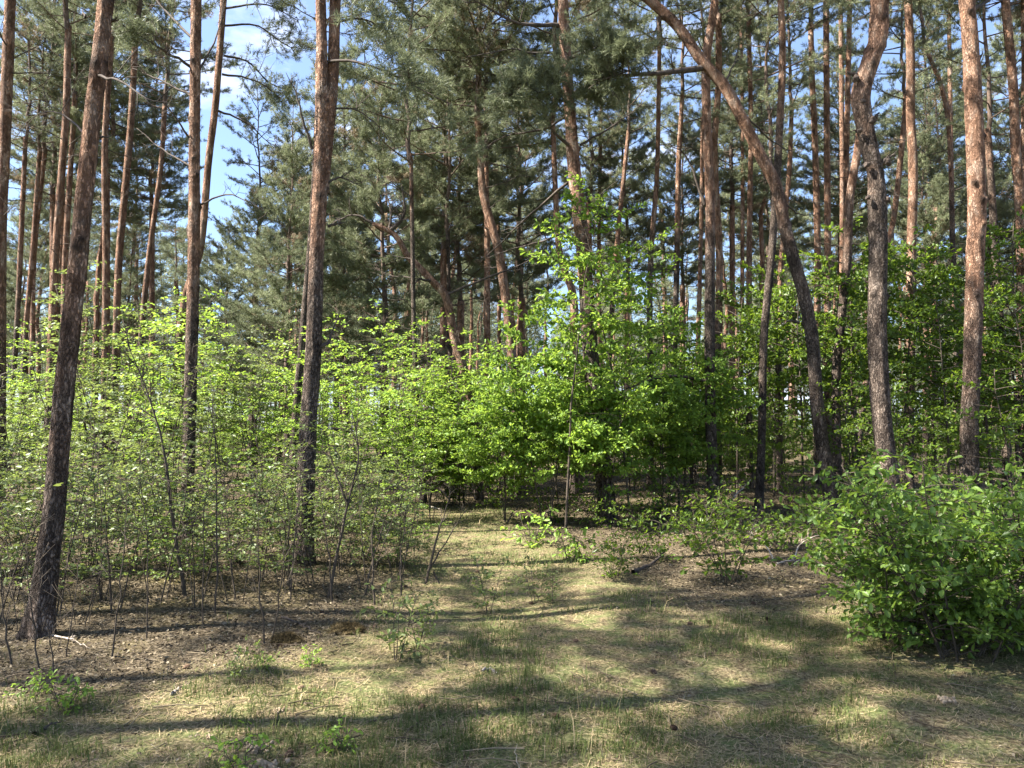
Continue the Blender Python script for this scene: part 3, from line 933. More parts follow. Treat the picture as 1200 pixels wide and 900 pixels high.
pine("crooked_pine", "crooked thick pine with knotty double bend and bright orange top", [(1048, 640, 28), (1045, 600, 25.5), (1040, 550, 24), (1033, 483, 23), (1028, 400, 22.5), (1029, 300, 22), (1028, 240, 22.5), (1026, 205, 20), (1020, 178, 20), (1013, 145, 21), (1009, 112, 23), (1018, 78, 22), (1029, 45, 22), (1031, 15, 21), (1027, -40, 20), (1015, -110, 18)],
     10.3, 10.5, M(2), 1.0, 5.0, k=24, rough=0.06, seed=9,
     limbs=[([(1030, 196, 0), (1040, 186, -.1), (1046, 182, -.1)], 9, 4, .15), ([(1024, 140, 0), (1030, 132, -.1)], 8, 1, .05), ([(1002, 88, 0), (992, 84, 0)], 7, 1, .05), ([(1010, 155, 0), (1000, 152, 0)], 5, 1, .05),
            ([(1030, 235, 0), (1044, 228, 0)], 6, 2, .1)])
pine("sturdy_pine", "sturdy straight pine with flaky orange bark near the right side", [(1136, 560, 22), (1136, 500, 20.5), (1139, 430, 20), (1143, 300, 20.5), (1145, 250, 21), (1143, 180, 21), (1140, 100, 20), (1137, 50, 19), (1133, 0, 18.5)],
     11.6, 10.5, M(0), 1.0, 1.9, k=22, rough=0.04, seed=10,
     limbs=[([(1140, 12, 0), (1158, 0, .2), (1175, -20, .4)], 6, 5, .4), ([(1146, 70, 0), (1152, 62, 0)], 5, 1, .08), ([(1146, 135, 0), (1153, 126, 0)], 5, 1, .08)])
pine("dark_straight_pine", "dark straight pine left of the arched pine, bare limb reaching left", [(838, 612, 16), (835, 560, 14), (832, 450, 13.5), (832, 300, 12.5), (832, 233, 12), (828, 133, 11.5), (828, 67, 11), (838, 0, 10)],
     14.0, 12, T(0), 1.1, 4.2, k=16, seed=11,
     limbs=[([(826, 447, 0), (790, 440, -.3), (760, 446, -.5), (730, 458, -.7), (700, 472, -.9)], 4.5, 8, .3), ([(826, 240, 0), (812, 200, 0), (800, 178, 0), (780, 170, 0)], 4, 5, .4)])
pine("partner_pine", "slim pine rising just behind the dark straight one", [(842, 560, 9), (841, 433, 9), (843, 300, 9), (837, 183, 8.5), (842, 100, 8), (842, 17, 8)], 20, 12, T(1), 1.0, 3.0, (DEADK[1], 5, 1), seed=12)
pine("grey_slim_pine", "grey slim pine bending gently between dark straight and arched pines", [(889, 600, 11), (893, 500, 10), (895, 400, 10), (904, 300, 9.5), (910, 217, 9.5), (914, 140, 9), (917, 67, 9), (915, 0, 8.5)], 15.0, 12, T(0), 1, 7.0, (DEADK_THIN[0], 5, 1), seed=13)
pine("swaying_pine", "wavy slim trunk between the arched and the crooked pine", [(982, 590, 12), (980, 500, 11), (980, 433, 10.5), (985, 383, 10.5), (993, 300, 10.5), (996, 233, 10), (1006, 170, 10), (1012, 120, 9), (1020, 60, 8)], 16.0, 11, T(1), 1, 4.5, (DEADK_THIN[1], 5, 1), seed=14)

# the middle rows, traced
MID = [
 ("slim pine, left of two close ones beyond the leaning pine", [(60, 440, 11), (65, 300, 9), (77, 140, 8.5), (80, 30, 8)], 21, 11, M(2), 2.0),
 ("thin pine, right of two close ones beyond the leaning pine", [(74, 400, 7), (77, 293, 7), (88, 110, 6)], 26, 12, M(0), 2.0),
 ("slim orange pine just right of the leaning trunk", [(123, 420, 8), (124, 297, 8), (123, 170, 7.5), (131, 40, 7)], 22, 12, M(1), 2.2),
 ("slim pine midway between leaning and straight orange trunks", [(136, 400, 8.5), (140, 297, 8.5), (153, 150, 8), (160, 20, 7)], 23, 11, M(2), 3.0),
 ("darker thin pine leaning right, next to straight orange trunk", [(165, 400, 7), (175, 297, 6.5), (188, 200, 6), (193, 125, 6)], 25, 11.5, M(0), 4.0),
 ("small far pine between left edge and leaning pine, lower half visible", [(38, 400, 6), (40, 297, 6), (53, 173, 5.5)], 28, 10, M(1), 3.0),
 ("dark thin trunk second from the left edge", [(14, 470, 6), (20, 380, 6), (26, 250, 6)], 26, 12, T(0), 5.0),
 ("thin trunk by the sky window close to the left edge", [(27, 470, 6), (30, 390, 6), (38, 300, 6)], 27, 12, T(1), 4.0),
 ("branching pine whose crown spreads left of the central pine", [(600, 420, 12), (590, 330, 11.5), (583, 290, 11), (567, 230, 10.5), (563, 190, 9), (560, 150, 8)], 19, 10.0, Yg(0), 2.0),
 ("upright orange trunk with moss, left of the central pine", [(571, 480, 8.5), (571, 380, 8), (571, 300, 7.5), (570, 240, 7)], 20, 9.0, M(1), 1.0),
 ("thin dark trunk behind the mossy upright one", [(585, 400, 5), (585, 300, 5), (583, 250, 4.5)], 29, 10, M(0), 3.0),
 ("thin reddish trunk hugging the left side of central pine", [(672, 440, 11), (672, 350, 10), (655, 290, 8), (648, 150, 6)], 19, 10, M(2), 1.0),
 ("thin dark trunk, first to the right of central pine", [(703, 400, 5), (702, 283, 5), (705, 97, 4.5)], 30, 14, T(1), 3.0),
 ("leaning thin trunk, second to the right of central pine", [(715, 400, 6), (723, 287, 6), (737, 150, 5)], 27, 13, T(0), 6.0),
 ("dark slim trunk before white cloud right of central pine", [(762, 570, 9), (762, 467, 8), (762, 317, 7), (770, 200, 6), (773, 43, 5)], 20, 12, M(1), 5.5),
 ("straight dark trunk halfway between central and dark straight pines", [(786, 567, 8), (789, 467, 7.5), (793, 317, 7), (795, 200, 6.5), (800, 100, 5)], 22, 12, T(0), 6.0),
 ("very thin trunk, left of a pair beside the dark straight pine", [(868, 560, 5), (870, 297, 5), (870, 150, 4.5), (868, 0, 4)], 30, 15, T(1), 3.0),
 ("thin orange trunk, right of a pair beside the dark straight pine", [(879, 590, 9), (878, 480, 8), (878, 297, 7), (880, 150, 6), (877, 17, 5.5)], 21, 12, T(0), 3.0),
 ("sunlit slim pine behind the arched trunk's bend", [(957, 480, 9), (958, 297, 8.5), (955, 167, 8), (952, 100, 7.5), (950, 27, 7)], 23, 12, M(0), 1.5),
 ("slim orange pine next right of the arched trunk", [(970, 440, 9), (970, 297, 8.5), (969, 150, 8), (968, 0, 7.5)], 22, 12, M(2), 1.5),
 ("thin dark pine just left of the wavy trunk", [(986, 400, 6), (987, 217, 6), (985, 0, 5.5)], 27, 13, M(1), 3.0),
 ("pine joining the wavy trunk in a narrow V", [(995, 300, 7), (992, 200, 7), (993, 133, 7), (996, 0, 6.5)], 23, 12, T(1), 2.0),
 ("first pine right of the crooked one, greyish top", [(1065, 517, 12), (1067, 400, 12), (1068, 297, 11.5), (1070, 200, 11.5), (1067, 133, 11), (1067, 67, 10.5), (1064, 0, 10)], 18, 11, M(0), 2.2),
 ("slanting thin pine leaning right behind the crooked one", [(1030, 330, 7), (1047, 257, 7), (1058, 160, 7), (1062, 110, 6.5)], 24, 13, T(0), 2.0),
 ("dark thin trunk leaning left before the sturdy pine", [(1125, 400, 6), (1117, 297, 6), (1110, 133, 5.5), (1083, 50, 5)], 24, 12, T(1), 8.0),
 ("straight thin trunk in front of the sturdy pine's left side", [(1120, 450, 6), (1115, 200, 5.5), (1112, 17, 5)], 26, 13, T(0), 5.0),
 ("slim orange pine right of the sturdy pine", [(1200, 400, 12), (1197, 300, 12), (1195, 233, 12), (1190, 167, 11.5), (1187, 100, 11), (1178, 0, 10)], 17, 11, M(2), 1.2),
 ("dark trunk standing in shade by the right edge", [(1180, 583, 11), (1179, 467, 10.5), (1172, 380, 10)], 18, 9, T(1), 7.0),
 ("trunk at the very right edge of the picture", [(1197, 600, 12), (1198, 470, 11), (1202, 100, 10)], 17.5, 12, M(1), 3.0),
 ("slim dark pine showing low between thicket and twin-stem pine", [(295, 470, 7), (298, 400, 6.5), (300, 330, 6)], 27, 8, T(0), 4.0),
 ("twin reddish trunks' left neighbour under the cone-shaped crown", [(330, 460, 6), (333, 400, 6), (338, 330, 5)], 28, 7, T(1), 1.0),
 ("dark trunk low behind the path's end", [(497, 590, 9), (490, 500, 8), (488, 467, 7.5), (485, 380, 6)], 17, 8, T(0), 6.0),
 ("thin black trunk right beside the twisted pine", [(532, 520, 7), (532, 493, 7), (527, 400, 6), (526, 350, 5)], 20, 7, T(1), 8.0),
 ("thin trunk just right of the grey slim pine", [(913, 560, 8), (913, 470, 7), (914, 330, 6.5), (925, 200, 6)], 23, 12, T(0), 3.0),
 ("dark low trunk between grey slim and arched pines", [(915, 600, 9), (914, 560, 8.5), (912, 440, 7), (908, 330, 5)], 19, 9, T(1), 9.0),
 ("pale thin trunk left of the leaning dead stick", [(812, 590, 8), (813, 520, 7.5), (818, 400, 6), (822, 250, 5)], 22, 11, T(0), 2.0),
]
for i, (lab, tr_, Y, top, cr, of) in enumerate(MID):
    pine("pine_tree", lab, tr_, Y, top, cr, 1.0, of, ((DEADK + DEADK_THIN)[i % 6], top - 6.0, 1.05), "slim pines in the middle rows", k=10, seed=30 + i, rough=0.03)

# twisted pine with the wandering limbs
pine("twisted_pine", "low twisted pine with kinked limbs above the path", [(556, 500, 11), (553, 477, 11), (543, 433, 11), (533, 400, 10.5), (523, 350, 10), (507, 330, 9), (490, 312, 8.5), (478, 300, 8), (462, 275, 7), (437, 262, 5)],
     18, 6.0, None, 1, 1.0, seed=90, k=12,
     limbs=[([(456, 272, 0), (472, 255, 0), (474, 240, 0), (470, 215, 0)], 6, 8, .7), ([(456, 270, 0), (458, 250, .1), (452, 220, .2)], 4, 6, .6),
            ([(437, 262, 0), (415, 252, 0), (390, 260, 0)], 4, 8, .6), ([(507, 330, 0), (490, 328, -.3), (478, 345, -.4)], 4, 8, .4), ([(525, 345, 0), (560, 330, .2), (610, 310, .4), (640, 295, .5)], 4, 8, .5)])

# bushy young pines whose crowns fill the middle
YOUNG = [
 ("cone-crowned young pine left of the twin-stem pine", (338, 160), 19, 0.86),
 ("bushy pine with pale crown between twin-stem and twisted pines", (450, 75), 20, 1.1),
 ("smaller bushy pine showing low behind the twin-stem trunk", (405, 190), 26, 0.95),
 ("full bushy pine standing directly behind the twisted pine", (540, 40), 24, 1.15),
 ("dense dark young pine left of the central trunk", (612, 60), 26, 1.15),
 ("young pine with low crown edging the sky gap", (296, 215), 21, 0.72),
 ("bushy pine far behind the crossing trunks", (262, 255), 36, 0.95),
 ("grey-green bushy pine between central trunk and white cloud", (735, 90), 30, 1.1),
 ("grey-green bushy pine by the dark straight pine", (800, 130), 32, 1.0),
 ("drooping young pine low behind the leaning pine", (150, 240), 34, 0.95),
 ("young pine in the far left corner of the woods", (30, 220), 33, 1.0),
 ("young pine peeking between the crooked and sturdy pines", (1085, 150), 30, 1.0),
 ("tall-crowned bushy pine behind the grey slim pine", (900, 110), 34, 1.1),
 ("young pine low behind the sturdy pine", (1165, 170), 31, 1.0),
 ("high-crowned bushy pine above the leaning pine", (62, -30), 30, 1.2), ("bushy pine whose crown fills the sky between leaning and straight trunks", (178, 30), 31, 1.1),
 ("second bushy pine above the leaning pine's bend", (125, -70), 27, 1.15), ("tall bushy pine right behind the twin stems' top", (402, 55), 27, 1.1),
 ("tallest bushy pine over the twisted pine", (520, -60), 23, 1.25), ("bushy pine right behind the central pine's top", (690, -30), 29, 1.2),
 ("bushy pine above the dark straight pine", (858, -10), 31, 1.2), ("bushy pine above the wavy trunk", (985, 30), 33, 1.2),
 ("bushy pine above the gap beside the sturdy pine", (1095, -10), 34, 1.2), ("bushy pine in the top right corner", (1195, 10), 30, 1.2),
]
for i, (lab, (px, py), Y, cs) in enumerate(YOUNG):
    apex = at(px, py, Y)
    top = apex[2] - 8.0 * cs + 0.3
    top = max(top, 1.3)
    cs2 = (apex[2] - top) / 8.0
    b = np.array([apex[0], Y, 0])
    p_base = (px, 505 + 1408 / Y, 9 * 20 / Y * 1.4)
    hp = (px, 450 - F * math.tan(math.atan((top - 1.6) / Y) - PITCH), 8 * 20 / Y * 1.3)
    pine("young_pine", lab, [p_base, hp], Y, top, CR_YOUNG[i % 3], cs2, 1.5, None, "bushy young pines behind the path", k=9, seed=300 + i)

# far rows
q = np.random.default_rng(77)
FAR_TRUNK = []
for i in range(4):
    mb = MB(); n = 22
    s = np.linspace(0, 1, n)
    P = np.stack([np.cumsum(q.normal(0, .05, n)), np.cumsum(q.normal(0, .05, n)), s * 11.5 - 0.1], 1)
    P[:, :2] -= P[0, :2]
    P[:, :2] *= s[:, None] ** 0.5
    tube(mb, P, 0.14 - 0.07 * s, 8, rough=0.04, seed=i)
    dead_kit(260 + i, 6.0, 10, 0.8, OffsetMB(mb, 4.5))
    FAR_TRUNK.append((mb.mesh("trunk", BARK), P[-1]))
far_pts = []
tries = 0
while len(far_pts) < 84 and tries < 6000:
    tries += 1
    Y = 29 + 33 * q.random() ** 0.85
    px = q.uniform(-40, 1240)
    if 215 < px < 335 and Y < 52: continue
    if 395 < px < 460 and Y < 48: continue
    X = (px - 600) / F * Y
    if min([9] + [math.hypot(X - a, Y - b) for a, b, _ in far_pts]) < 2.2: continue
    far_pts.append((X, Y, px))
ANCH = [(-60, "the left edge"), (75, "the leaning pine"), (222, "the straight orange trunk"), (362, "the twin-stem pine"), (520, "the twisted pine"), (690, "the central pine"),
        (834, "the dark straight pine"), (948, "the arched pine"), (1030, "the crooked pine"), (1142, "the sturdy pine")]
ORD = ["first", "second", "third", "fourth", "fifth", "sixth", "seventh", "eighth", "ninth", "tenth", "eleventh", "twelfth", "thirteenth", "fourteenth", "fifteenth", "sixteenth", "seventeenth", "eighteenth", "nineteenth", "twentieth"]


def zone_labels(items, phrase):
    """items: list of (key, photo column) -> {key: label}, counted from the nearest named trunk on the left"""
    out, cnt = {}, {}
    for key, px in sorted(items, key=lambda t: t[1]):
        a = max([z for z in ANCH if z[0] <= px] or [ANCH[0]])
        c = cnt.get(a[1], 0); cnt[a[1]] = c + 1
        out[key] = f"{ORD[min(c, 19)]} {phrase} counting right from {a[1]}"
    return out


near_far = [(i, p[2]) for i, p in enumerate(far_pts) if p[1] < 43]
deep_far = [(i, p[2]) for i, p in enumerate(far_pts) if p[1] >= 43]
labs = {**zone_labels(near_far, "slender pine of the back rows"), **zone_labels(deep_far, "thread-thin pine in the farthest rows")}
for i, (X, Y, px) in enumerate(far_pts):
    r = thing("pine_tree", labs[i], "pine tree", (X, Y, float(hgt(X, Y))), "slender pines in the back rows", q.uniform(0, 6.28), q.uniform(0.85, 1.12))
    me, tip = FAR_TRUNK[i % 4]
    tr = link("trunk", me, r); tr['orange_from'] = q.uniform(0.5, 5)
    lm, cm, H = CR_FAR[(i * 3 + i // 4) % 4]
    c0 = tip - np.array([0, 0, q.uniform(0.2, 2.5)])
    rz = q.uniform(0, 6.28)
    link("limbs", lm, r, c0, rz); link("crown", cm, r, c0, rz)

# the wood beyond, one mass
fw_t, fw_c = MB(), MB()
for i in range(230):
    Y = q.uniform(62, 125); X = q.uniform(-0.8, 0.8) * Y
    h = q.uniform(14, 19)
    if 215 < X / Y * F + 600 < 330: h *= 0.75
    z0 = -0.2
    P = np.array([[X, Y, z0], [X + q.normal(0, .2), Y, h * 0.5], [X + q.normal(0, .4), Y, h]])
    tube(fw_t, P, [0.15, 0.12, 0.04], 5, tint=q.random())
    m = 1000
    t = q.random(m) ** 0.8
    rad = 2.1 * np.sin(np.pi * np.clip(0.15 + 0.85 * t, 0, 1)) ** 0.6 * np.sqrt(q.random(m))
    a = q.uniform(0, 6.28, m)
    C = np.stack([X + rad * np.cos(a), Y + rad * np.sin(a), h * 0.42 + t * h * 0.6], 1)
    put_needles(fw_c, C, np.stack([np.cos(a), np.sin(a), a * 0 + .4], 1), q, 4, 0.42, 0.07, np.clip(q.normal(.5, .2, m), .2, 1))
fw = thing("far_woods", "dim mass of pines far beyond the last separate trunks", "woods", (0, 0, 0))
fw['kind'] = "stuff"
link("trunk", fw_t.mesh("trunk", LIMB), fw)
link("crown", fw_c.mesh("crown", NEEDLE, False), fw)

# pines outside the picture that throw the dappled shade on the clearing
OFF = [(-8.2, 1.4), (-10.4, 3.6), (-13.2, 4.6), (-9.2, 5.6), (-11.6, 7.2), (-15.0, 6.4), (-15.0, 19.0), (-12.6, 1.0), (-7.4, -0.6), (11.5, 8.0), (13.5, 12.0), (-17.5, 17), (-16.0, 3.0), (-6.3, 3.4)]
for i, (X, Y) in enumerate(OFF):
    r = thing("pine_tree", f"{ORD[i]} tall pine outside the picture that shades the clearing", "pine tree", (X, Y, float(hgt(X, Y))), "pines outside the picture", q.uniform(0, 6.28), q.uniform(0.85, 1.05))
    me, tip = FAR_TRUNK[i % 4]
    tr = link("trunk", me, r); tr['orange_from'] = 3.0
    lm, cm, H = (M(i) if i in (0, 3, 7, 8, 13) else CR_OPEN[i % 2])
    link("limbs", lm, r, tip - np.array([0, 0, 1.5]), 0); link("crown", cm, r, tip - np.array([0, 0, 1.5]), 0)

# ------------------------------------------------------------------ broadleaved undergrowth
def plant(name, label, cat, kit, loc, sc, rz, group):
    r = thing(name, label, cat, loc, group, rz, sc)
    link("stems", kit[0], r); link("foliage", kit[1], r)
    return r


# A: pale small-leaved thicket on the left
K_THICK = [decid_kit(400 + i, 3.0, 4, 0.6, 0.66, 26, 0.12, 0.078, 'ovate', LEAF_PALE if i < 3 else LEAF_BUSH, 0.012, 0.036, bare=0.3, tws=0.10, prof='low' if i % 2 else 'mid', flat=0.45 + 0.2 * (i % 2)) for i in range(4)]
K_WISPY = [decid_kit(407 + i, 1.5, 3, 0.45, 0.42, 13, 0.3, 0.055, 'ovate', LEAF_PALE, 0.007, 0.036, bare=0.35, tws=0.12, flat=0.9) for i in range(2)]
K_BUSHY = [decid_kit(405 + i, 1.3, 5, 0.6, 0.5, 16, 0.06, 0.062, 'ovate', LEAF_PALE, 0.008, 0.03, bare=0.1, tws=0.095, flat=0.9) for i in range(2)]
K_TALLP = [decid_kit(410 + i, 4.4, 3, 0.6, 0.9, 30, 0.2, 0.092, 'ovate', LEAF_BRIGHT, 0.016, 0.038, bare=0.28, prof='mid', tws=0.105, flat=0.55) for i in range(3)]
K_TALLW = [decid_kit(414 + i, 4.4, 3, 0.6, 0.9, 30, 0.2, 0.092, 'ovate', (LEAF_PALE, LEAF_BRIGHT, LEAF_PALE)[i], 0.016, 0.038, bare=0.28, prof='mid', tws=0.105, flat=0.5) for i in range(3)]
q = np.random.default_rng(31)
thick = []
# (column, distance, height)
for px, Y, h, kd in [
    (20, 7.2, 1.9, 0), (88, 7.8, 2.0, 0), (128, 7.2, 1.8, 0), (165, 8.3, 2.3, 0), (215, 7.6, 1.5, 0), (262, 8.2, 1.9, 0), (308, 7.9, 1.75, 0), (345, 7.5, 1.5, 0),
    (405, 8.6, 1.9, 0), (452, 9.2, 1.7, 0), (482, 10.0, 1.8, 0), (-30, 8.0, 2.2, 0), (8, 9.4, 2.2, 0), (62, 9.6, 2.4, 0), (112, 9.4, 2.8, 0), (150, 10.2, 3.2, 0), (196, 10.0, 2.7, 0),
    (243, 10.3, 2.5, 0), (285, 9.8, 2.4, 0), (325, 10.5, 2.4, 0), (400, 10.8, 2.4, 0), (440, 11.4, 2.3, 0), (-10, 12.0, 2.6, 0), (40, 12.4, 2.9, 0), (95, 12.0, 3.4, 0),
    (135, 12.6, 4.0, 1), (175, 12.2, 3.8, 1), (228, 12.8, 3.3, 0), (270, 12.5, 3.6, 1), (312, 13.0, 3.4, 1), (395, 12.8, 3.4, 1), (430, 13.4, 3.5, 1), (470, 13.2, 3.2, 1), (505, 13.8, 3.3, 1),
    (20, 15.5, 3.0, 1), (75, 15.5, 3.6, 1), (118, 15.8, 4.4, 1), (160, 16.0, 5.2, 1), (210, 15.6, 4.3, 1), (255, 16, 4.0, 1), (300, 16.2, 4.0, 1), (345, 16, 3.8, 1), (420, 16.4, 4.1, 1),
    (462, 16.0, 4.4, 1), (500, 16.6, 4.3, 1), (545, 16.8, 4.0, 1), (580, 16.2, 3.4, 1)]:
    thick.append((px, Y, h, kd))
for px, Y, h in [(30, 8.3, 1.1), (110, 8.6, 1.2), (150, 7.9, 1.0), (200, 8.8, 1.2), (240, 8.0, 0.95), (285, 8.9, 1.15), (325, 8.6, 1.0), (375, 9.2, 1.1), (425, 9.4, 1.05), (465, 9.0, 0.9),
                 (60, 10.6, 1.5), (130, 11.0, 1.4), (180, 11.2, 1.5), (250, 11.4, 1.4), (300, 11.6, 1.5), (350, 11.8, 1.4), (410, 12.0, 1.5), (455, 12.3, 1.4), (490, 12.6, 1.3), (-20, 10.0, 1.5)]:
    thick.append((px, Y, h, 2))
for px, Y, h in [(5, 6.6, 1.5), (38, 6.3, 1.2), (72, 6.7, 1.5), (105, 6.4, 1.0), (140, 6.8, 1.3), (190, 7.0, 1.5), (235, 6.9, 1.2), (285, 7.2, 1.4), (335, 7.6, 1.3), (375, 7.9, 1.5), (432, 7.9, 1.3), (470, 8.4, 1.3)]:
    thick.append((px, Y, h, 3))
thick = [t for k_, t in enumerate(thick) if not (t[3] == 0 and 9.3 < t[1] < 12.2 and k_ % 3 == 0) and not (t[3] in (0, 2) and k_ % 4 == 1)]
rows = {"front": [], "middle": [], "back": []}
for i, t in enumerate(thick):
    rows["front" if t[1] < 9.3 else "middle" if t[1] < 12.1 else "back"].append((i, t[0]))
lab = {}
for k_, ph in (("front", "pale small-leaved sapling in the thicket's front row"), ("middle", "leafy sapling in the thicket's middle row"), ("back", "taller bright sapling at the thicket's back")):
    lab.update(zone_labels(rows[k_], ph))
for i, (px, Y, h, kd) in enumerate(thick):
    X = (px - 600) / F * Y
    kit, H0 = (K_THICK[i % 4], 3.0) if kd == 0 else ((K_TALLP if px > 330 else K_TALLW)[i % 3], 4.4) if kd == 1 else (K_BUSHY[i % 2], 1.3) if kd == 2 else (K_WISPY[i % 2], 1.5)
    plant("sapling", lab[i], "sapling", kit, (X, Y, float(hgt(X, Y))), h / H0, q.uniform(0, 6.28), "saplings of the left thicket")

# B: bright oak saplings in the middle
K_MID = [decid_kit(430 + i, 4.2, 3, 0.55, 1.3, 32, 0.30, 0.122, 'oak', LEAF_BRIGHT, 0.022, 0.036, ltw=0.6, flat=0.6, prof='mid', tws=0.09, bare=0.15) for i in range(3)]
K_SPIRE = [decid_kit(440 + i, 6.2, 1, 0.3, 1.15, 32, 0.42, 0.12, 'oak', LEAF_BRIGHT, 0.026, 0.04, tws=0.095, ltw=0.55, flat=0.6, prof='mid', bare=0.22) for i in range(2)]
MIDS = [("sapling", "tallest bright oak sapling, thin spire before the central pine", K_SPIRE[0], 662, 12.0, 5.5, 6.2), ("sapling", "airy bright sapling right of the central pine before white cloud", K_SPIRE[1], 738, 12.6, 5.6, 6.2),
        ("sapling", "bright sapling with flat sprays left of the dark straight pine", K_SPIRE[0], 795, 14.5, 5.4, 6.2),
        ("shrub", "brightest sunlit oak shrub spreading beside the path's end", K_MID[0], 640, 12.6, 3.1, 4.2), ("shrub", "sunlit oak shrub hiding the foot of the central pine", K_MID[1], 705, 12.5, 2.9, 4.2),
        ("shrub", "low sunlit oak shrub at the left end of the bright clump", K_MID[2], 592, 13.4, 2.6, 4.2), ("shrub", "rounded oak shrub at the right end of the bright clump", K_MID[0], 775, 14.0, 2.9, 4.2),
        ("shrub", "tall oak shrub rising behind the bright clump's middle", K_MID[1], 660, 14.8, 3.9, 4.2), ("shrub", "half-shaded oak shrub behind the path's far end", K_MID[2], 540, 17.5, 3.4, 4.2),
        ("shrub", "low leafy shrub closing the path's end on its left", K_MID[1], 492, 15.8, 2.3, 4.2), ("shrub", "low leafy shrub closing the path's end in the middle", K_MID[0], 530, 16.5, 1.7, 4.2),
        ("shrub", "half-shaded oak shrub between central and dark straight pines", K_MID[0], 800, 14.8, 3.4, 4.2)]
for i, (nm, lb_, kit, px, Y, h, H0) in enumerate(MIDS):
    X = (px - 600) / F * Y
    plant(nm, lb_, nm, kit, (X, Y, float(hgt(X, Y))), h / H0, 1.3 * i + 0.4, "bright oak saplings round the central pine")

# C: darker oak layer in the right half
K_OAKT = [decid_kit(450 + i, 6.0, 1, 0.3, 1.75, 31, 0.34, 0.13, 'oak', LEAF_OAK, 0.035, 0.046, tws=0.105, bare=0.22, ltw=0.55, flat=0.7, prof='mid') for i in range(3)]
K_OAKS = [decid_kit(460 + i, 3.4, 2, 0.45, 1.1, 28, 0.14, 0.11, 'oak', LEAF_OAK, 0.02, 0.045, flat=0.5, tws=0.11, bare=0.2) for i in range(3)]
DK = [(862, 17, 4.6, 0), (905, 18.5, 5.6, 0), (940, 16.5, 5.0, 0), (1000, 17.5, 6.3, 0), (1055, 15.5, 5.2, 0), (1095, 17, 6.2, 0), (1160, 15, 5.4, 0), (1190, 17, 6.3, 0), (1215, 12.5, 4.2, 0), (1110, 13.0, 4.0, 0),
      (960, 21, 5.6, 0), (775, 19, 4.6, 0), (1240, 14.5, 5.2, 0),
      (1000, 13.2, 2.6, 1), (1070, 11.8, 2.5, 1), (925, 16, 2.6, 1), (860, 20, 2.9, 1), (1010, 19, 3.4, 1), (1125, 15.5, 3.3, 1), (1190, 11.2, 2.6, 1), (810, 20, 3.0, 1), (740, 20.5, 3.3, 1), (680, 20, 3.4, 1), (620, 21, 3.3, 1)]
la = zone_labels([(i, d[0]) for i, d in enumerate(DK) if d[3] == 0], "shaded young oak in the right-hand understorey")
la.update(zone_labels([(i, d[0]) for i, d in enumerate(DK) if d[3]], "low dark oak shrub among the shaded trunks"))
for i, (px, Y, h, kd) in enumerate(DK):
    X = (px - 600) / F * Y
    kit, H0 = (K_OAKT[i % 3], 6.0) if kd == 0 else (K_OAKS[i % 3], 3.4)
    nm = "oak_sapling" if kd == 0 else "oak_shrub"
    plant(nm, la[i], "oak sapling" if kd == 0 else "shrub", kit, (X, Y, float(hgt(X, Y))), h / H0, q.uniform(0, 6.28), "shaded oaks in the right half")

# D: undergrowth seen between the trunks far behind
und = []
for i in range(112):
    Y = q.uniform(22, 44); px = q.uniform(-20, 1220)
    und.append((px, Y, q.uniform(2.2, 4.0)))
for i in range(26):
    und.append((-30 + 760 * (i + q.random()) / 26, q.uniform(36, 44), q.uniform(4.2, 6.0)))
for i in range(46):
    und.append((-30 + 1260 * (i + q.random()) / 46, q.uniform(45, 60), q.uniform(2.6, 4.4)))
la = zone_labels([(i, u[0]) for i, u in enumerate(und) if u[1] < 31], "green shrub deep between the trunks")
la.update(zone_labels([(i, u[0]) for i, u in enumerate(und) if 31 <= u[1] < 44.5], "small green shrub at the wood's far side"))
la.update(zone_labels([(i, u[0]) for i, u in enumerate(und) if u[1] >= 44.5], "faint farthest shrub before the open light"))
for i, (px, Y, h) in enumerate(und):
    X = (px - 600) / F * Y
    kit, H0 = (K_TALLP[i % 3], 4.4) if px < 560 else (K_OAKS[i % 3], 3.4)
    plant("shrub", la[i], "shrub", kit, (X, Y, float(hgt(X, Y))), h / H0, q.uniform(0, 6.28), "shrubs between the far trunks")

# E: big bush on the right
bk_ = decid_kit(500, 1.5, 17, 0.95, 0.60, 18, 0.05, 0.068, 'obovate', LEAF_BUSH, 0.009, 0.022, tws=0.105, bare=0.16, ltw=0.7, lean=0.12, flat=0.5, prof='mid')
b0 = ground_at(1135, 768)
plant("bush", "large dense leafy bush covering the right foreground", "bush", bk_, b0, 1.0, 0.3, None)
bk2 = decid_kit(501, 1.25, 15, 0.8, 0.45, 16, 0.05, 0.072, 'obovate', LEAF_BUSH, 0.009, 0.027, tws=0.11, bare=0.2, ltw=0.7, lean=0.12, flat=0.5)
b1 = ground_at(1062, 750)
plant("bush", "smaller rounded leafy bush pressed against the big bush's left", "bush", bk2, b1, 0.92, 1.3, None)
b2 = ground_at(1215, 735)
plant("bush", "leafy bush at the right edge touching the big bush", "bush", bk2, b2, 1.1, 4.0, None)

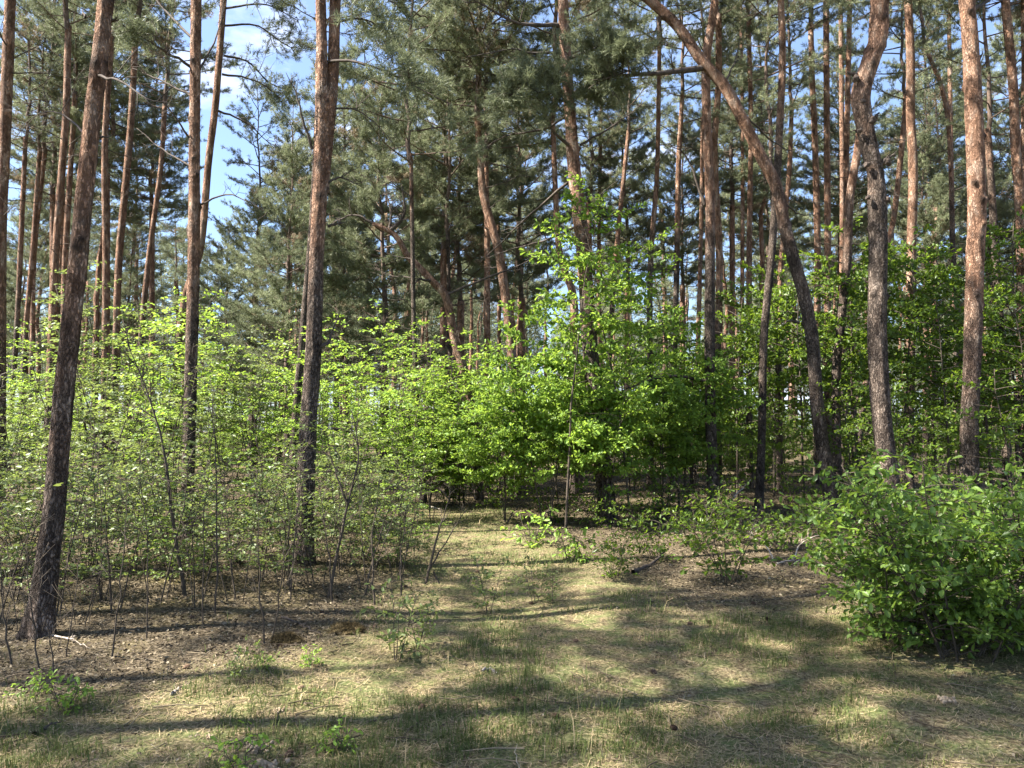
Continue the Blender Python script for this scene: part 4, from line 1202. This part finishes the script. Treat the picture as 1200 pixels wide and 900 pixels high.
# F: seedlings on the clearing and the floor
K_SEED = [decid_kit(520 + i, 0.6, 3, 0.14, 0.16, 9, 0.2, 0.055, 'obovate', LEAF_PALE, 0.004, 0.02) for i in range(3)]
K_LOW = [decid_kit(530 + i, 0.8, 6, 0.5, 0.35, 12, 0.12, 0.07, 'oak', LEAF_OAK, 0.006, 0.03) for i in range(3)]
K_FERN = [decid_kit(540 + i, 0.3, 4, 0.12, 0.12, 7, 0.15, 0.05, 'obovate', LEAF_BRIGHT, 0.003, 0.02) for i in range(2)]
SEEDS = [("pale leafy seedling at the thicket edge beside the moss mound", K_SEED[0], 462, 768, 1.05), ("small bright seedling just right of the pale leafy one", K_SEED[1], 490, 752, 0.7),
         ("thin seedling in the grass below the straight orange trunk", K_SEED[1], 278, 800, 0.5), ("tiny seedling with three leaves near the grass edge", K_FERN[0], 310, 780, 0.45),
         ("little seedling right of the three-leaved one", K_FERN[1], 364, 775, 0.5), ("low green clump at the foot of the leaning pine", K_FERN[0], 40, 815, .6), ("fresh green clump right of the one by the leaning pine", K_FERN[1], 75, 830, .75),
         ("bright seedling at the bottom edge near the lichen", K_FERN[0], 285, 905, 0.8), ("small sprig in the grass left of centre", K_FERN[1], 396, 870, 0.6),
         ("slender seedling on the sunny path", K_SEED[2], 628, 700, 0.8), ("slender seedling right of the one on the sunny path", K_SEED[0], 648, 702, 0.6), ("bare-footed seedling where the thicket meets the path", K_SEED[1], 572, 712, 0.9),
         ("low leafy plant beside the path's end", K_FERN[0], 622, 640, 2.0), ("small green plant amid sunny brown litter", K_FERN[1], 668, 655, 1.6)]
for i, (lb_, kit, px, py, sc) in enumerate(SEEDS):
    plant("seedling", lb_, "seedling", kit, ground_at(px, py), sc, 0.9 * i, "seedlings on the clearing")
LOWS = [("low shrub amid litter left of the arched pale twig", 912, 648, 0.9), ("low dense shrub hiding the foot of the dark straight pine", 828, 622, 1.2), ("low shrub between central pine and dark pine", 770, 612, 1.2), ("low shrub edging the path under the oak clump", 655, 612, 1.0), ("low shrub in front of the arched pine", 960, 632, 0.9), ("shadowed low shrub at the path's far end", 530, 590, 1.1), ("low leafy shrub by the dark fallen log", 722, 677, 0.75), ("low leafy shrub right of the dark fallen log", 770, 655, 0.85), ("dark low shrub in front of the grey slim pine", 852, 680, 1.15),
        ("low sprawling shrub before the dark straight pine", 815, 640, 0.9), ("little shrub between grey slim pine and leaning stick", 868, 640, 0.8), ("low shrub left of the bushy clearing edge", 700, 620, 0.8),
        ("low shrub under the bright oak clump", 580, 596, 1.1), ("small shrub by the arched pine's foot", 945, 610, 0.8), ("shadowed low shrub behind the leafy log shrub", 745, 625, 0.8)]
for i, (lb_, px, py, sc) in enumerate(LOWS):
    plant("low_shrub", lb_, "shrub", K_LOW[i % 3], ground_at(px, py), sc, 1.7 * i, "low shrubs on the forest floor")

# bare and thin stems of the thicket, one thing each
def bare(label, pts, Y, w, nt_=8, tl=0.4, mat=STEM, forks=()):
    P = np.array([at(px, py, Y) for px, py in pts])
    base = P[0].copy(); base[2] = float(hgt(base[0], base[1])); P[0] = base - UP * 0.05
    q = np.random.default_rng(abs(int(pts[0][0])) + 5)
    mb = MB()
    twiggy(mb, P - base, w / F * Y, q, nt_, tl, 7)
    r = thing("bare_sapling", label, "sapling", base, "thin bare stems of the thicket")
    link("stem", mb.mesh("stem", mat), r)
    for f_ in forks:
        m2 = MB()
        twiggy(m2, np.array([at(px, py, Y) for px, py in f_]) - base, w * 0.65 / F * Y, q, 6, tl, 5)
        link("branch", m2.mesh("branch", mat), r)
    return base


bare("dark curved bare stem rising in front of the straight orange trunk", [(217, 728), (208, 640), (200, 590), (187, 500), (160, 433), (150, 405)], 7.3, 5, 14, .5)
bare("thin black stem in front of the twin-stem pine's foot", [(383, 728), (395, 650), (408, 590), (420, 530), (412, 480)], 7.4, 4.5, 12, .4, forks=[[(408, 590), (395, 560), (385, 520)]])
bare("bare forked sapling at the thicket's edge by the path", [(497, 700), (505, 660), (514, 620), (523, 598), (528, 575)], 8.2, 4, 8, .25, forks=[[(503, 668), (520, 640), (537, 612), (548, 595)], [(508, 670), (517, 690), (522, 706)]])
TH = [(48, 775, 30, 610), (78, 760, 100, 600), (15, 770, 0, 640), (238, 725, 252, 480), (252, 715, 246, 440), (310, 745, 300, 560), (318, 740, 340, 600), (438, 700, 445, 560), (390, 700, 372, 560), (130, 765, 150, 560), (172, 740, 160, 520), (275, 700, 262, 560), (425, 690, 470, 560), (470, 690, 478, 590), (65, 780, 40, 700), (340, 700, 355, 520)]
ll = zone_labels([(i, t[0]) for i, t in enumerate(TH)], "thin upright bare stem")
for i, (x0, y0, x1, y1) in enumerate(TH):
    Y = 1408 / (y0 - 505)
    bare(ll[i], [(x0, y0), ((x0 + x1) / 2 + rng.uniform(-6, 6), (y0 + y1) / 2), (x1, y1)], Y, rng.uniform(1.6, 3.0), 9, .3)
bare("pale leaning bare stem in the left corner", [(-45, 560), (0, 446), (22, 432), (42, 418)], 9.0, 3.5, 6, .2, PALEWOOD)


# ------------------------------------------------------------------ sticks, log, lichen, moss mounds, cones
def stick(name, label, cat, pts, w, mat, nt_=3, tl=0.15, lift=None):
    P = []
    for t in pts:
        g = ground_at(t[0], t[1])
        g[2] += 0.015 + (t[2] if len(t) > 2 else 0)
        P.append(g)
    P = np.array(P)
    base = P[0].copy()
    mb = MB()
    twiggy(mb, P - base, w, np.random.default_rng(int(pts[0][0])), nt_, tl, 7, 0.1)
    o = link(name, mb.mesh(name, mat), None, base)
    return tag(o, label, cat, "fallen sticks on the forest floor")


def air(label, pts, w, mat, nt_=4, tl=.2):
    P = np.array([at(*p) for p in pts]); base = P[0].copy()
    base[2] = float(hgt(base[0], base[1]))
    P[0, 2] = base[2] + 0.01
    mb = MB()
    twiggy(mb, P - base, w, np.random.default_rng(int(pts[0][0])), nt_, tl, 7, 0.1)
    tag(link("fallen_stick", mb.mesh("fallen_stick", mat), None, base), label, "stick", "fallen sticks on the forest floor")


stick("fallen_log", "short dark fallen log between the low leafy shrubs", "log", [(742, 672), (762, 663), (784, 650, .08)], 0.06, DEAD, 2, .1)
air("bare dead stick leaning against the dark straight pine", [(842, 602, 13.5), (858, 585, 13.7), (880, 562, 14.0)], 0.05, PALEWOOD)
air("pale forked twig standing before the grey slim pine", [(906, 662, 9.2), (899, 640, 9.3), (882, 626, 9.4), (880, 622, 9.5)], 0.022, PALEWOOD, 6, .25)
air("pale straight twig crossing behind the forked one", [(914, 668, 10.5), (900, 655, 10.4), (884, 640, 10.2)], 0.02, PALEWOOD, 5, .3)
air("arched pale twig beside the right-hand bush", [(931, 660, 9.3), (936, 640, 9.4), (950, 630, 9.4), (966, 627, 9.5)], 0.02, PALEWOOD, 4, .2)
stick("fallen_stick", "grey stick lying in litter left of the bush", "stick", [(910, 664), (930, 662), (952, 660)], 0.025, PALEWOOD)
stick("fallen_stick", "short pale stick at the far end of the path", "stick", [(505, 594), (516, 596)], 0.07, PALEWOOD, 0)
air("leaning dead twig under the bright oak clump", [(594, 612, 13.2), (602, 600, 13.3), (612, 588, 13.4)], 0.035, DEAD)
stick("fallen_stick", "short grey stick in the middle of the grass", "stick", [(565, 783), (574, 781), (582, 786)], 0.02, PALEWOOD, 1, .04)
stick("fallen_stick", "thin pale twig lying across the litter left of the thin seedling", "stick", [(60, 742), (85, 748), (105, 758)], 0.018, PALEWOOD, 3, .1)
stick("fallen_stick", "grey stick below the leaning pine's foot", "stick", [(40, 862), (55, 852), (72, 843)], 0.03, DEAD, 2, .06)
stick("fallen_stick", "dark stick lying behind the pale leafy seedling", "stick", [(330, 722), (352, 730), (378, 742)], 0.02, DEAD, 3, .1)
stick("fallen_stick", "short brown stick at the left bottom grass", "stick", [(200, 812), (212, 808)], 0.025, PALEWOOD, 0)
air("thin dry stalk standing at the bottom edge centre", [(612, 905, 3.55), (605, 885, 3.56), (606, 872, 3.57)], 0.008, PALEWOOD, 1, .04)


def blob(seed, rx, ry, rz, n=28, amp=0.25, fr=3.0):
    u = np.linspace(0, math.pi, n); v = np.linspace(0, 2 * math.pi, n * 2, endpoint=False)
    U, V = np.meshgrid(u, v, indexing='ij')
    q = np.random.default_rng(seed)
    d = np.zeros_like(U)
    for _ in range(26):
        k = q.normal(0, fr, 3); ph = q.uniform(0, 6.28)
        d += np.sin(k[0] * np.sin(U) * np.cos(V) + k[1] * np.sin(U) * np.sin(V) + k[2] * np.cos(U) + ph)
    d = 1 + amp * d / 5
    vv = np.stack([rx * d * np.sin(U) * np.cos(V), ry * d * np.sin(U) * np.sin(V), rz * d * np.cos(U)], -1).reshape(-1, 3)
    m = n * 2
    i = np.arange(n - 1)[:, None] * m; j = np.arange(m)[None]; j2 = (j + 1) % m
    return vv, np.stack([i + j, i + m + j, i + m + j2, i + j2], -1).reshape(-1, 4)


BURL = wood_mat("dark_burl_wood", (0.03, 0.022, 0.018), (0.11, 0.085, 0.07), 30.0)
MOSS = wood_mat("brown_moss", (0.045, 0.032, 0.015), (0.13, 0.095, 0.04), 40.0)
LICH = wood_mat("pale_lichen", (0.22, 0.16, 0.10), (0.46, 0.36, 0.25), 50.0)
for lb_, px, py, s in (("rounded brown moss mound between thicket stems", 408, 735, 0.10), ("flatter brown moss mound left of the rounded one", 335, 750, 0.08)):
    p = ground_at(px, py)
    mb = MB(); v, f = blob(int(px), s * 1.3, s, s * 0.55, 40, 0.2, 5.0); mb.add(v, f)
    # fuzzy moss shoots over the mound
    q2 = np.random.default_rng(int(px)); idx = q2.integers(0, len(v), 3500); vn = unit(v[idx] / np.array([s * 1.3, s, s * .55]) ** 2)
    put_needles(mb, v[idx], vn, q2, 2, 0.022, 0.0035, np.full(3500, .5))
    tag(link("moss_mound", mb.mesh("moss_mound", MOSS, False), None, p), lb_, "moss", "moss mounds at the thicket edge")
for lb_, px, py, s in (("pale crinkled lichen lump in the shaded grass near the bottom edge", 301, 874, 0.035), ("bigger pale lichen lump cut by the bottom edge", 311, 897, 0.042),
                       ("small pale lichen lump in the left grass", 246, 861, 0.016), ("tiny white lichen lump at the sunny grass", 326, 828, 0.016), ("whitish lichen lump left of centre in shade", 390, 851, 0.012),
                       ("pale lichen lump at the far right grass", 1108, 825, 0.03)):
    p = ground_at(px, py)
    q2 = np.random.default_rng(int(px) + 3)
    mb = MB()
    for _ in range(26):
        v, f = blob(int(q2.integers(1e6)), 1, 1, 1, 7, 0.4, 3)
        c = q2.normal(0, 1, 3) * np.array([s * 0.8, s * 0.6, s * 0.25]) + np.array([0, 0, s * 0.55])
        mb.add(v * s * q2.uniform(0.2, 0.42) + c, f)
    tag(link("lichen_lump", mb.mesh("lichen_lump", LICH), None, p), lb_, "lichen", "pale lichen lumps in the grass")

root = [o for o in bpy.data.objects if o.name.startswith("crooked_pine")][0]
for px, py, r_ in ((1011, 118, .05), (1023, 141, .06), (1007, 153, .045), (1003, 92, .05), (1016, 193, .05), (1041, 190, .055), (1017, 232, .04), (1041, 234, .045), (1029, 268, .035)):
    p = at(px, py, 10.3 - .1) - np.array(root.location); r_ = r_ * 0.72
    mb = MB(); v, f = blob(int(px), r_, r_, r_ * 1.1, 14, 0.3, 2.5); mb.add(v, f)
    link("knot", mb.mesh("knot", BURL), root, p)

CONE = wood_mat("pine_cone_scales", (0.05, 0.03, 0.02), (0.20, 0.13, 0.085), 60.0)
cm_ = MB()
v, f = blob(3, 0.011, 0.011, 0.02, 10, 0.05); cm_.add(v, f)
for i in range(70):
    t = i / 70; a = i * 2.399
    z = -0.02 + 0.042 * t; r = 0.016 * math.sin(math.pi * (0.15 + 0.8 * t)) ** 0.7
    d = np.array([math.cos(a), math.sin(a), 0.35]); s_ = np.array([-math.sin(a), math.cos(a), 0]) * 0.0035
    c = np.array([0, 0, z]) + d * r
    cm_.add([c - d * .006 - s_, c - d * .006 + s_, c + s_ * 1.3, c - s_ * 1.3, c + d * .004 + UP * .002], [[0, 1, 2], [0, 2, 3], [3, 2, 4]])
cone_me = cm_.mesh("pine_cone", CONE, False)
q = np.random.default_rng(8)
CN = []
for i in range(26):
    yy = q.uniform(3.8, 9.5); xx = q.uniform(-0.5, 0.66) * yy
    o = link("pine_cone", cone_me, None, (xx, yy, float(hgt(xx, yy)) + 0.012))
    o.rotation_euler = (R(90) + q.uniform(-.3, .3), 0, q.uniform(0, 6.28))
    CN.append((o, xx / yy * F + 600))
for o, lb_ in zone_labels(CN, "small dark pine cone in the grass").items():
    tag(o, lb_, "pine cone", "pine cones scattered on the clearing")
for o in list(bpy.data.objects):
    if '_d' in o:
        del o['_d']
